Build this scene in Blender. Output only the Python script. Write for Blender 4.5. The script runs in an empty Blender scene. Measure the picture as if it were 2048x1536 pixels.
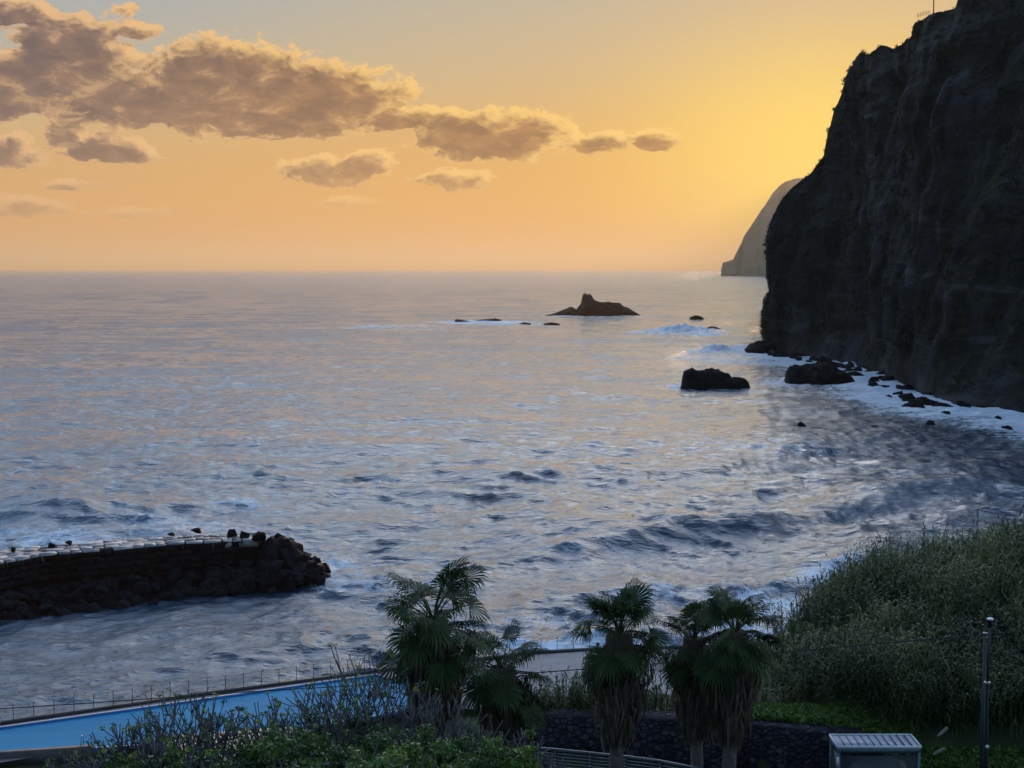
import bpy, math, random
import numpy as np
from mathutils import Vector, Matrix, Euler

SC = bpy.context.scene
COL = SC.collection
RAD = math.radians
random.seed(7)
RNG = np.random.default_rng(11)

# ------------------------------------------------------------------ camera
CAMZ = 35.0
FPX = 2813.0
PITCH = math.atan(230.0 / FPX)
cam_d = bpy.data.cameras.new('camera')
cam_d.lens = 36.0 * FPX / 2048.0
cam_d.sensor_width = 36.0
cam_d.clip_start = 0.5
cam_d.clip_end = 200000.0
cam = bpy.data.objects.new('camera', cam_d)
COL.objects.link(cam)
cam.location = (0, 0, CAMZ)
cam.rotation_euler = (math.pi / 2 - PITCH, 0, 0)
SC.camera = cam

# ------------------------------------------------------------------ look
SC.render.engine = 'CYCLES'
SC.view_settings.view_transform = 'Standard'
SC.view_settings.look = 'None'
SC.view_settings.gamma = 1.0
EXPO = 1.5
SC.view_settings.exposure = EXPO
SC.cycles.use_denoising = True
SC.cycles.max_bounces = 6
SC.cycles.diffuse_bounces = 2
SC.cycles.glossy_bounces = 3
SC.cycles.transmission_bounces = 2
SC.cycles.volume_bounces = 0
SC.cycles.transparent_max_bounces = 8
SC.cycles.caustics_reflective = False
SC.cycles.caustics_refractive = False

SUN_AZ, SUN_EL = RAD(13.6), RAD(4.6)
SKY_STRENGTH = 0.15


def pdir(px, py):
    u = (px - 1024.0) / FPX
    v = (768.0 - py) / FPX
    c, s = math.cos(PITCH), math.sin(PITCH)
    return Vector((u, c + v * s, -s + v * c))


def P(px, py, Z=None, Y=None):
    """the point of the place seen at a pixel of the photograph, on height Z or at depth Y"""
    d = pdir(px, py)
    t = (Z - CAMZ) / d.z if Z is not None else Y / d.y
    return Vector((d.x * t, d.y * t, CAMZ + d.z * t))


def azel(px, py):
    d = pdir(px, py).normalized()
    return math.degrees(math.atan2(d.x, d.y)), math.degrees(math.asin(d.z))


# ------------------------------------------------------------------ node helper
class NT:
    def __init__(self, tree):
        self.t = tree
        self.n = tree.nodes
        self.l = tree.links

    def put(self, sock, val):
        if val is None:
            return
        if isinstance(val, bpy.types.NodeSocket):
            self.l.new(val, sock)
        else:
            sock.default_value = val

    def math(self, op, a, b=None, c=None, clamp=False):
        n = self.n.new('ShaderNodeMath')
        n.operation = op
        n.use_clamp = clamp
        self.put(n.inputs[0], a)
        self.put(n.inputs[1], b)
        self.put(n.inputs[2], c)
        return n.outputs[0]

    def noise(self, vec, scale, detail=4, rough=0.55, dist=0.0, dim='3D', lac=2.0):
        n = self.n.new('ShaderNodeTexNoise')
        n.noise_dimensions = dim
        self.put(n.inputs['Vector'], vec)
        n.inputs['Scale'].default_value = scale
        n.inputs['Detail'].default_value = detail
        n.inputs['Roughness'].default_value = rough
        n.inputs['Lacunarity'].default_value = lac
        n.inputs['Distortion'].default_value = dist
        return n.outputs['Fac']

    def ramp(self, fac, stops, interp='LINEAR'):
        n = self.n.new('ShaderNodeValToRGB')
        n.color_ramp.interpolation = interp
        e = n.color_ramp.elements
        while len(e) < len(stops):
            e.new(0.5)
        for i, (p, c) in enumerate(stops):
            e[i].position = p
            e[i].color = (c[0], c[1], c[2], 1) if hasattr(c, '__len__') else (c, c, c, 1)
        self.put(n.inputs[0], fac)
        return n.outputs[0]

    def mix(self, fac, a, b, mode='MIX'):
        n = self.n.new('ShaderNodeMix')
        n.data_type = 'RGBA'
        n.blend_type = mode
        self.put(n.inputs['Factor'], fac)
        for k, v in ((6, a), (7, b)):
            if isinstance(v, (tuple, list)):
                v = (v[0], v[1], v[2], 1)
            self.put(n.inputs[k], v)
        return n.outputs[2]

    def vec(self, x, y, z):
        n = self.n.new('ShaderNodeCombineXYZ')
        for i, v in enumerate((x, y, z)):
            self.put(n.inputs[i], v)
        return n.outputs[0]

    def mapping(self, vec, scale=(1, 1, 1), rot=(0, 0, 0), loc=(0, 0, 0)):
        n = self.n.new('ShaderNodeMapping')
        self.put(n.inputs[0], vec)
        n.inputs['Scale'].default_value = scale
        n.inputs['Rotation'].default_value = rot
        n.inputs['Location'].default_value = loc
        return n.outputs[0]

    def smooth(self, x, a, b):
        n = self.n.new('ShaderNodeMapRange')
        n.interpolation_type = 'SMOOTHSTEP'
        self.put(n.inputs[0], x)
        n.inputs[1].default_value = a
        n.inputs[2].default_value = b
        return n.outputs[0]


def lin(r, g, b):
    f = lambda c: (c / 255 / 12.92) if c / 255 < 0.04045 else ((c / 255 + 0.055) / 1.055) ** 2.4
    return (f(r), f(g), f(b))


# ------------------------------------------------------------------ world: sky with evening clouds
def build_world():
    w = bpy.data.worlds.new('World')
    SC.world = w
    w.use_nodes = True
    nt = NT(w.node_tree)
    for n in list(nt.n):
        nt.n.remove(n)
    out = nt.n.new('ShaderNodeOutputWorld')
    bg = nt.n.new('ShaderNodeBackground')
    bg.inputs['Strength'].default_value = SKY_STRENGTH
    nt.l.new(bg.outputs[0], out.inputs[0])
    sky = nt.n.new('ShaderNodeTexSky')
    sky.sky_type = 'NISHITA'
    sky.sun_disc = False
    sky.sun_elevation = SUN_EL
    sky.sun_rotation = SUN_AZ
    sky.altitude = 50
    sky.air_density = 1.2
    sky.dust_density = 2.2
    sky.ozone_density = 2.0
    tc = nt.n.new('ShaderNodeTexCoord').outputs['Generated']
    nrm = nt.n.new('ShaderNodeVectorMath')
    nrm.operation = 'NORMALIZE'
    nt.l.new(tc, nrm.inputs[0])
    sep = nt.n.new('ShaderNodeSeparateXYZ')
    nt.l.new(nrm.outputs[0], sep.inputs[0])
    az = nt.math('MULTIPLY', nt.math('ARCTAN2', sep.outputs[0], sep.outputs[1]), 180 / math.pi)
    el = nt.math('MULTIPLY', nt.math('ARCSINE', sep.outputs[2]), 180 / math.pi)
    K = 1.0 / (SKY_STRENGTH * 2 ** EXPO)

    def C(r, g, b, m=1.0):
        c = lin(r, g, b)
        return tuple(x * K * m for x in c)
    # low sky: elevation ramps (0..20 deg) for far-from-sun and near-sun sides
    e20 = nt.math('DIVIDE', nt.math('MAXIMUM', el, 0.0), 20.0)
    cool = nt.ramp(e20, [(0.0, C(210, 150, 112)), (0.045, C(224, 165, 115)), (0.13, C(226, 178, 122)),
                         (0.24, C(214, 180, 130)), (0.38, C(182, 178, 156)), (0.54, C(156, 172, 182)),
                         (0.8, C(186, 210, 226, 2.2)), (1.0, C(175, 198, 224, 2.1))])
    mid = nt.ramp(e20, [(0.0, C(222, 155, 98)), (0.045, C(235, 172, 98)), (0.13, C(240, 186, 104)),
                        (0.24, C(230, 182, 112)), (0.38, C(208, 182, 138)), (0.54, C(186, 180, 160)),
                        (0.8, C(216, 226, 228, 2.4)), (1.0, C(186, 202, 220, 2.1))])
    warm = nt.ramp(e20, [(0.0, C(238, 165, 80)), (0.045, C(250, 190, 82)), (0.13, C(255, 205, 88)),
                         (0.24, C(250, 200, 98)), (0.38, C(228, 190, 128)), (0.54, C(208, 183, 150)),
                         (0.8, C(234, 230, 208, 2.4)), (1.0, C(194, 204, 214, 2.1))])
    low = nt.mix(nt.smooth(az, -20, 2), cool, mid)
    low = nt.mix(nt.smooth(az, -2, 15), low, warm)
    low = nt.mix(nt.smooth(el, 9.0, 0.0), low, nt.mix(1.0, low, (0.90, 0.78, 0.50), 'MULTIPLY'))
    gx = nt.math('DIVIDE', nt.math('SUBTRACT', az, 12.6), 6.5)
    gy = nt.math('DIVIDE', nt.math('SUBTRACT', el, 4.0), 4.6)
    glow = nt.math('POWER', 2.718, nt.math('MULTIPLY', nt.math('ADD', nt.math('MULTIPLY', gx, gx), nt.math('MULTIPLY', gy, gy)), -1.0))
    low = nt.mix(nt.math('MULTIPLY', glow, 0.85), low, C(255, 220, 105, 1.12))
    # high sky and everything away from the sunset: the physical sky, out of view, boosted to brighten sea and foreground
    dsun = nt.math('ABSOLUTE', nt.math('SUBTRACT', az, math.degrees(SUN_AZ)))
    dsun = nt.math('MINIMUM', dsun, nt.math('SUBTRACT', 360.0, dsun))
    away = nt.smooth(dsun, 45, 100)
    bright = nt.math('MULTIPLY', nt.math('SUBTRACT', 1.0, nt.math('MULTIPLY', away, 0.68)), nt.math('SUBTRACT', 1.0, nt.math('MULTIPLY', nt.smooth(el, 38, 70), 0.72)))
    hi = nt.mix(1.0, sky.outputs[0], nt.mix(bright, (0.0, 0.0, 0.0), (3.6, 4.2, 5.2)), 'MULTIPLY')
    f_hi = nt.math('MAXIMUM', nt.smooth(el, 14, 32), away)
    base = nt.mix(f_hi, low, hi)

    # clouds: one density field in azimuth / elevation, evaluated three times
    g = bpy.data.node_groups.new('cloud_field', 'ShaderNodeTree')
    g.interface.new_socket('az', in_out='INPUT', socket_type='NodeSocketFloat')
    g.interface.new_socket('el', in_out='INPUT', socket_type='NodeSocketFloat')
    g.interface.new_socket('d', in_out='OUTPUT', socket_type='NodeSocketFloat')
    G = NT(g)
    gi = G.n.new('NodeGroupInput')
    go = G.n.new('NodeGroupOutput')
    gaz, gel = gi.outputs[0], gi.outputs[1]
    pv = G.vec(gaz, G.math('MULTIPLY', gel, 1.5), 0.0)
    # domain warp
    wn = G.n.new('ShaderNodeTexNoise')
    wn.inputs['Scale'].default_value = 0.75
    wn.inputs['Detail'].default_value = 3
    G.l.new(pv, wn.inputs['Vector'])
    wsep = G.n.new('ShaderNodeSeparateColor')
    G.l.new(wn.outputs['Color'], wsep.inputs[0])
    waz = G.math('ADD', gaz, G.math('MULTIPLY', G.math('SUBTRACT', wsep.outputs[0], 0.5), 1.6))
    wel = G.math('ADD', gel, G.math('MULTIPLY', G.math('SUBTRACT', wsep.outputs[1], 0.5), 0.8))
    # (px, py, half width px, half height up px, down px, weight)
    blobs = [(-60, 165, 230, 85, 75, 1.1), (150, 110, 110, 95, 120, 1.1), (300, 200, 240, 60, 62, 1.1),
             (470, 170, 190, 95, 110, 1.1), (620, 185, 200, 70, 70, 1.05), (560, 235, 240, 40, 42, 1.0),
             (420, 110, 60, 50, 40, 0.75), (760, 180, 70, 32, 24, 0.8), (40, 25, 80, 32, 30, 0.75),
             (810, 235, 80, 36, 32, 0.85), (990, 275, 165, 62, 50, 1.05), (920, 255, 90, 40, 40, 0.85),
             (660, 345, 95, 34, 28, 0.85), (740, 325, 48, 32, 28, 0.8), (915, 360, 70, 28, 22, 0.8),
             (215, 300, 100, 34, 28, 0.85), (135, 280, 46, 40, 34, 0.75), (10, 312, 70, 42, 32, 0.8),
             (1315, 283, 58, 26, 20, 0.8), (1200, 283, 56, 26, 24, 0.62), (40, 415, 95, 26, 20, 0.72),
             (155, 370, 50, 12, 9, 0.62), (265, 60, 60, 18, 16, 0.55), (255, 18, 26, 16, 14, 0.5),
             (700, 400, 60, 14, 10, 0.35), (260, 425, 80, 12, 10, 0.42), (840, 355, 34, 12, 10, 0.55)]
    m = None
    for (px, py, a, bu, bd, wt) in blobs:
        ca, ce = azel(px, py)
        k = 57.3 / FPX
        du = G.math('DIVIDE', G.math('SUBTRACT', waz, ca), a * k * 1.10)
        dv = G.math('SUBTRACT', wel, ce)
        up = G.math('DIVIDE', G.math('MAXIMUM', dv, 0.0), bu * k * 0.95)
        dn = G.math('DIVIDE', G.math('MINIMUM', dv, 0.0), bd * k * 1.0)
        dd = G.math('ADD', G.math('MULTIPLY', du, du), G.math('ADD', G.math('MULTIPLY', up, up), G.math('MULTIPLY', dn, dn)))
        f = G.math('MULTIPLY', G.math('SUBTRACT', 1.0, dd), wt)
        m = f if m is None else G.math('SMOOTH_MAX', m, f, 0.18)
    m = G.math('MAXIMUM', m, -1.2)
    # away from the photographed part: scattered puffs decided by noise alone
    outside = G.math('MAXIMUM', G.smooth(G.math('ABSOLUTE', gaz), 21, 27), G.smooth(gel, 11.5, 15))
    field2 = G.math('SUBTRACT', G.math('MULTIPLY', G.noise(G.vec(gaz, G.math('MULTIPLY', gel, 2.2), 3.0), 0.06, 3), 4.0), 2.25)
    mm = G.n.new('ShaderNodeMix')
    G.put(mm.inputs[0], outside)
    G.put(mm.inputs[2], m)
    G.put(mm.inputs[3], field2)
    m = mm.outputs[0]
    pw = G.vec(waz, G.math('MULTIPLY', wel, 1.6), 0.0)
    n1 = G.noise(pw, 0.9, 8, 0.6)
    n2 = G.noise(G.mapping(pw, loc=(31, 7, 2)), 2.6, 6, 0.65)
    nn = G.math('ADD', G.math('MULTIPLY', G.math('SUBTRACT', n1, 0.5), 2.7), G.math('MULTIPLY', G.math('SUBTRACT', n2, 0.5), 1.6))
    d = G.math('ADD', G.math('MULTIPLY', m, 1.25), nn)
    d = G.math('ADD', d, 0.05)
    G.l.new(d, go.inputs[0])

    def field(a, e):
        n = nt.n.new('ShaderNodeGroup')
        n.node_tree = g
        nt.put(n.inputs[0], a)
        nt.put(n.inputs[1], e)
        return n.outputs[0]
    d0 = field(az, el)
    d1 = field(nt.math('ADD', az, 0.34), nt.math('ADD', el, 0.26))
    d2 = field(nt.math('ADD', az, 0.10), nt.math('ADD', el, -0.22))
    alpha = nt.smooth(d0, 0.02, 0.34)
    thick = nt.smooth(d0, 0.02, 0.50)
    shade = nt.smooth(nt.math('ADD', nt.math('MULTIPLY', d1, 0.75), nt.math('MULTIPLY', d0, 0.35)), 0.0, 1.05)
    under = nt.math('MULTIPLY', nt.smooth(nt.math('SUBTRACT', d0, d2), 0.1, 1.1), 0.5)
    darkc = nt.mix(nt.smooth(az, -22, 4), C(68, 66, 84), C(118, 82, 54))
    midc = nt.mix(nt.smooth(az, -22, 4), C(114, 94, 94), C(168, 120, 74))
    litc = nt.mix(nt.smooth(az, -22, 4), C(230, 184, 134), C(255, 210, 120))
    bn_ = nt.noise(nt.vec(az, nt.math('MULTIPLY', el, 2.0), 9.0), 0.75, 7, 0.62, 0.4)
    body = nt.mix(nt.smooth(bn_, 0.36, 0.60), darkc, midc)
    body = nt.mix(nt.math('MULTIPLY', nt.smooth(bn_, 0.54, 0.72), 0.55), body, litc)
    cc = nt.mix(nt.math('MULTIPLY', shade, thick), litc, body)
    cc = nt.mix(nt.math('MULTIPLY', under, 0.6), cc, midc)
    lowfade = nt.math('SUBTRACT', 1.0, nt.math('MULTIPLY', nt.smooth(el, 4.5, 1.2), 0.55))
    front = nt.math('SUBTRACT', 1.0, nt.math('MULTIPLY', away, 0.6))
    al = nt.math('MULTIPLY', nt.math('MULTIPLY', alpha, 0.96), nt.math('MULTIPLY', lowfade, front))
    al = nt.math('MULTIPLY', al, nt.smooth(el, 0.3, 1.2))
    col = nt.mix(al, base, cc)
    # below the horizon the ground colour of the sky stays dim
    col = nt.mix(nt.smooth(el, 0.0, -6.0), col, (0.05 * K, 0.06 * K, 0.08 * K))
    nt.l.new(col, bg.inputs['Color'])
    w.cycles.sampling_method = 'MANUAL'
    w.cycles.sample_map_resolution = 512


build_world()
sun_d = bpy.data.lights.new('sun', 'SUN')
sun_d.energy = 2.2
sun_d.angle = RAD(0.53)
sun_d.color = (1.0, 0.62, 0.32)
sun = bpy.data.objects.new('sun', sun_d)
COL.objects.link(sun)
sdir = Vector((math.sin(SUN_AZ) * math.cos(SUN_EL), math.cos(SUN_AZ) * math.cos(SUN_EL), math.sin(SUN_EL)))
sun.rotation_euler = sdir.to_track_quat('Z', 'Y').to_euler()

# ------------------------------------------------------------------ object helpers


def tag(o, label=None, cat=None, group=None, kind=None):
    if label:
        o['label'] = label
    if cat:
        o['category'] = cat
    if group:
        o['group'] = group
    if kind:
        o['kind'] = kind
    return o


def empty(name, loc=(0, 0, 0), rz=0):
    o = bpy.data.objects.new(name, None)
    COL.objects.link(o)
    o.empty_display_size = 0.2
    o.location = loc
    o.rotation_euler = (0, 0, rz)
    return o


class MB:
    """collects vertices, faces (quads and tris) and a per-vertex tint"""

    def __init__(self):
        self.v, self.q, self.t, self.c, self.n = [], [], [], [], 0

    def add(self, v, q=None, t=None, c=0.5):
        v = np.asarray(v, dtype=np.float64).reshape(-1, 3)
        if q is not None and len(q):
            self.q.append(np.asarray(q, dtype=np.int64).reshape(-1, 4) + self.n)
        if t is not None and len(t):
            self.t.append(np.asarray(t, dtype=np.int64).reshape(-1, 3) + self.n)
        self.v.append(v)
        self.c.append(np.broadcast_to(np.asarray(c, dtype=np.float64).reshape(-1), (len(v),)))
        self.n += len(v)

    def box(self, c, s, rz=0.0, jit=0.0, tint=0.5, rot=None):
        k = np.array([[x, y, z] for z in (-1, 1) for y in (-1, 1) for x in (-1, 1)], float) * 0.5 * np.array(s)
        if jit:
            k += RNG.normal(0, jit, k.shape)
        R = np.array((Matrix.Rotation(rz, 3, 'Z') if rot is None else rot))
        k = k @ R.T + np.array(c)
        self.add(k, q=[(0, 2, 3, 1), (4, 5, 7, 6), (0, 1, 5, 4), (2, 6, 7, 3), (0, 4, 6, 2), (1, 3, 7, 5)], c=tint)

    def tube(self, pts, radii, n=6, tint=0.5, cap=True):
        pts = [Vector(p) for p in pts]
        m = len(pts)
        if not hasattr(radii, '__len__'):
            radii = [radii] * m
        V = []
        for i, p in enumerate(pts):
            d = (pts[min(i + 1, m - 1)] - pts[max(i - 1, 0)]).normalized()
            a = d.cross(Vector((0.13, 0.05, 1)) if abs(d.z) < 0.97 else Vector((0, 1, 0.1))).normalized()
            b = d.cross(a)
            for k in range(n):
                t = 2 * math.pi * k / n
                V.append(p + (a * math.cos(t) + b * math.sin(t)) * radii[i])
        Q = [(i * n + k, i * n + (k + 1) % n, (i + 1) * n + (k + 1) % n, (i + 1) * n + k) for i in range(m - 1) for k in range(n)]
        T = []
        if cap:
            V.append(pts[0]); V.append(pts[-1])
            T = [(m * n, (k + 1) % n, k) for k in range(n)] + [(m * n + 1, (m - 1) * n + k, (m - 1) * n + (k + 1) % n) for k in range(n)]
        self.add(V, q=Q, t=T, c=tint)

    def build(self, name, mat, parent=None, smooth=False):
        me = bpy.data.meshes.new(name)
        v = np.concatenate(self.v)
        loops, starts = [], []
        nq = nt_ = 0
        if self.q:
            q = np.concatenate(self.q)
            nq = len(q)
            loops.append(q.reshape(-1))
        if self.t:
            t = np.concatenate(self.t)
            nt_ = len(t)
            loops.append(t.reshape(-1))
        L = np.concatenate(loops).astype(np.int32)
        starts = np.concatenate([np.arange(nq) * 4, nq * 4 + np.arange(nt_) * 3]).astype(np.int32)
        me.vertices.add(len(v))
        me.vertices.foreach_set('co', v.astype(np.float32).reshape(-1))
        me.loops.add(len(L))
        me.loops.foreach_set('vertex_index', L)
        me.polygons.add(nq + nt_)
        me.polygons.foreach_set('loop_start', starts)
        if smooth:
            me.polygons.foreach_set('use_smooth', np.ones(nq + nt_, dtype=bool))
        me.update(calc_edges=True)
        at = me.attributes.new('tint', 'FLOAT', 'POINT')
        at.data.foreach_set('value', np.concatenate(self.c).astype(np.float32))
        me.materials.append(mat)
        o = bpy.data.objects.new(name, me)
        COL.objects.link(o)
        if parent is not None:
            o.parent = parent
        return o


def copy_tree(o, parent=None):
    c = o.copy()
    COL.objects.link(c)
    c.parent = parent
    for ch in [x for x in KIDS.get(o.name, [])]:
        copy_tree(ch, c)
    return c


KIDS = {}

# numpy value noise -----------------------------------------------------------


def vnoise(p, seed=0):
    p = np.asarray(p, dtype=np.float64)
    i = np.floor(p).astype(np.int64)
    f = p - i
    f = f * f * (3 - 2 * f)

    def h(a, b, c):
        n = (a * 374761393 + b * 668265263 + c * 2147483647 + seed * 974634777) & 0xffffffff
        n = ((n ^ (n >> 13)) * 1274126177) & 0xffffffff
        n = n ^ (n >> 16)
        return (n & 0xffff) / 65535.0
    r = 0
    for dx in (0, 1):
        for dy in (0, 1):
            for dz in (0, 1):
                w = (f[..., 0] if dx else 1 - f[..., 0]) * (f[..., 1] if dy else 1 - f[..., 1]) * (f[..., 2] if dz else 1 - f[..., 2])
                r = r + w * h(i[..., 0] + dx, i[..., 1] + dy, i[..., 2] + dz)
    return r


def fbm(p, octaves=5, seed=0, gain=0.5):
    p = np.asarray(p, dtype=np.float64)
    a, s, t = 1.0, 0.0, 0.0
    for k in range(octaves):
        s = s + a * (vnoise(p * (2.03 ** k), seed + k) - 0.5)
        t += a
        a *= gain
    return s / t * 2


def sstep(x, a, b):
    t = np.clip((x - a) / (b - a), 0, 1)
    return t * t * (3 - 2 * t)


# ------------------------------------------------------------------ materials
MATS = {}


def pmat(name, fn=None, color=(0.2, 0.2, 0.2), rough=0.8, spec=0.3, metal=0.0, trans=None, bump=None, tintramp=None, nscale=1.0, nvar=0.25):
    """principled material; colour varied by noise and, if asked, by the mesh's tint"""
    m = bpy.data.materials.new(name)
    m.use_nodes = True
    nt = NT(m.node_tree)
    b = nt.n['Principled BSDF']
    b.inputs['Roughness'].default_value = rough
    b.inputs['Specular IOR Level'].default_value = spec
    b.inputs['Metallic'].default_value = metal
    tc = nt.n.new('ShaderNodeTexCoord').outputs['Object']
    if fn:
        fn(nt, b, tc)
    else:
        if tintramp:
            a = nt.n.new('ShaderNodeAttribute')
            a.attribute_name = 'tint'
            c = nt.ramp(a.outputs['Fac'], tintramp)
        else:
            c = nt.mix(0.0, color, color)
        nz = nt.noise(tc, nscale, 5, 0.6)
        k = nt.ramp(nz, [(0.25, 1 - nvar), (0.75, 1 + nvar)])
        c = nt.mix(1.0, c, k, 'MULTIPLY')
        nt.l.new(c, b.inputs['Base Color'])
        if bump:
            bn = nt.n.new('ShaderNodeBump')
            bn.inputs['Strength'].default_value = bump[0]
            bn.inputs['Distance'].default_value = bump[1]
            nt.l.new(nt.noise(tc, bump[2], 6, 0.6), bn.inputs['Height'])
            nt.l.new(bn.outputs[0], b.inputs['Normal'])
    if trans:   # leaves let some light through
        tr = nt.n.new('ShaderNodeBsdfTranslucent')
        nt.l.new(c, tr.inputs[0])
        mx = nt.n.new('ShaderNodeMixShader')
        mx.inputs[0].default_value = trans
        nt.l.new(b.outputs[0], mx.inputs[1])
        nt.l.new(tr.outputs[0], mx.inputs[2])
        nt.l.new(mx.outputs[0], nt.n['Material Output'].inputs[0])
    MATS[name] = m
    return m


def sea_fn(nt, b, tc):
    at = nt.n.new('ShaderNodeAttribute'); at.attribute_name = 'foam'
    af = nt.n.new('ShaderNodeAttribute'); af.attribute_name = 'far'
    foam, far = at.outputs['Fac'], af.outputs['Fac']
    n1 = nt.noise(nt.mapping(tc, scale=(0.8, 1.0, 1), rot=(0, 0, 0.15)), 0.55, 8, 0.68, 1.2)
    n2 = nt.noise(nt.mapping(tc, scale=(0.45, 1.0, 1), rot=(0, 0, -0.2)), 0.08, 5, 0.6, 0.8)
    nf = nt.math('ADD', nt.math('MULTIPLY', n1, 0.55), nt.math('MULTIPLY', n2, 0.45))
    web = nt.math('SUBTRACT', 1.0, nt.math('MULTIPLY', nt.math('ABSOLUTE', nt.math('SUBTRACT', nt.noise(nt.mapping(tc, scale=(0.7, 1, 1)), 0.35, 4, 0.6, 1.5), 0.5)), 9.0))
    lev = nt.math('ADD', nt.math('ADD', nt.math('MULTIPLY', nt.math('SUBTRACT', nf, 0.5), 3.2), nt.math('MULTIPLY', nt.math('MAXIMUM', web, -0.4), 0.16)), nt.math('SUBTRACT', nt.math('MULTIPLY', foam, 1.25), 0.50))
    fm = nt.smooth(lev, -0.08, 0.5)
    fm = nt.math('MULTIPLY', fm, nt.math('MINIMUM', nt.math('MULTIPLY', foam, 3.0), 1.0))
    # turbid blue-green water with milky patches where the foam has dispersed
    deep = nt.mix(nt.smooth(nf, 0.35, 0.65), (0.004, 0.016, 0.034), (0.008, 0.028, 0.052))
    milky = nt.mix(nt.math('MULTIPLY', foam, 0.7), deep, (0.06, 0.12, 0.18))
    c = nt.mix(fm, milky, (0.50, 0.58, 0.66))
    nt.l.new(c, b.inputs['Base Color'])
    r = nt.math('ADD', nt.math('ADD', 0.05, nt.math('MULTIPLY', far, 0.17)), nt.math('MULTIPLY', fm, 0.55))
    nt.l.new(r, b.inputs['Roughness'])
    b.inputs['IOR'].default_value = 1.36
    b.inputs['Specular IOR Level'].default_value = 0.5
    # ripples too small for the mesh
    v1 = nt.mapping(tc, scale=(0.5, 1.0, 1), rot=(0, 0, 0.12))
    v2 = nt.mapping(tc, scale=(0.6, 1.0, 1), rot=(0, 0, -0.35))
    h = nt.math('ADD', nt.math('MULTIPLY', nt.noise(v1, 0.55, 6, 0.62, 0.4), 1.0), nt.math('MULTIPLY', nt.noise(v2, 1.7, 5, 0.6, 0.3), 0.33))
    h = nt.math('ADD', h, nt.math('MULTIPLY', nt.math('MULTIPLY', nt.noise(nt.mapping(tc, scale=(0.55, 1, 1), rot=(0, 0, 0.1)), 0.14, 3, 0.6, 0.5), 2.6), nt.smooth(far, 0.1, 0.45)))
    h = nt.math('ADD', h, nt.math('MULTIPLY', nt.math('MULTIPLY', nt.noise(nt.mapping(tc, scale=(0.45, 1, 1), rot=(0, 0, -0.15)), 0.040, 3, 0.6, 0.5), 7.0), nt.smooth(far, 0.35, 0.8)))
    bn = nt.n.new('ShaderNodeBump')
    bn.inputs['Strength'].default_value = 1.0
    dist = nt.math('ADD', 0.34, nt.math('MULTIPLY', far, 1.6))
    nt.l.new(dist, bn.inputs['Distance'])
    nt.l.new(h, bn.inputs['Height'])
    nt.l.new(bn.outputs[0], b.inputs['Normal'])


def cliff_fn(nt, b, tc):
    big = nt.noise(tc, 0.018, 6, 0.6, 0.5)
    streak = nt.noise(nt.mapping(tc, scale=(0.10, 0.10, 0.022)), 1.0, 7, 0.62, 0.4)
    strata = nt.noise(nt.mapping(tc, scale=(0.03, 0.03, 0.16), rot=(0.0, 0.45, 0)), 1.0, 6, 0.6, 0.3)
    fine = nt.noise(tc, 0.35, 6, 0.65)
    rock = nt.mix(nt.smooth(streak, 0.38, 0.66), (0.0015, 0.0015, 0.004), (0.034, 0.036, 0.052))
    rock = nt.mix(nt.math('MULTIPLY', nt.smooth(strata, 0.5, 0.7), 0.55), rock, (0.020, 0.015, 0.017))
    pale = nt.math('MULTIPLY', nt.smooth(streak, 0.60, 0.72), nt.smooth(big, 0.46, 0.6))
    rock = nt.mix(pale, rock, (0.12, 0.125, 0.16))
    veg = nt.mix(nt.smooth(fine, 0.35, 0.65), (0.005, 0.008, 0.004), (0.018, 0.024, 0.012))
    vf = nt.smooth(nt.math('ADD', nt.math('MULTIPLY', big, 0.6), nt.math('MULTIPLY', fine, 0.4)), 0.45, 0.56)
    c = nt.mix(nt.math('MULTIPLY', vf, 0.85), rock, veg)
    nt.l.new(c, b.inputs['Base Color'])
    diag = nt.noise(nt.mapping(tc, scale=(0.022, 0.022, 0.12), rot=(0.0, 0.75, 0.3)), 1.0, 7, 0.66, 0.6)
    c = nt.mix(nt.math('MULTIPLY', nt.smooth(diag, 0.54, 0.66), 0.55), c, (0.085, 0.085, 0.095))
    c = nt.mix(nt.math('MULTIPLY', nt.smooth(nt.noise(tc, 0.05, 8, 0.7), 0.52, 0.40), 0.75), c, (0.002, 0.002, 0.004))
    nt.l.new(c, b.inputs['Base Color'])
    vo = nt.n.new('ShaderNodeTexVoronoi')
    vo.inputs['Scale'].default_value = 0.16
    nt.l.new(nt.mapping(tc, scale=(1, 1, 0.45)), vo.inputs['Vector'])
    bn = nt.n.new('ShaderNodeBump')
    bn.inputs['Strength'].default_value = 1.0
    bn.inputs['Distance'].default_value = 5.0
    hh = nt.math('ADD', nt.math('ADD', fine, nt.math('MULTIPLY', streak, 1.2)), nt.math('ADD', nt.math('MULTIPLY', diag, 1.5), nt.math('MULTIPLY', vo.outputs['Distance'], 0.7)))
    nt.l.new(hh, bn.inputs['Height'])
    nt.l.new(bn.outputs[0], b.inputs['Normal'])


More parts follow.
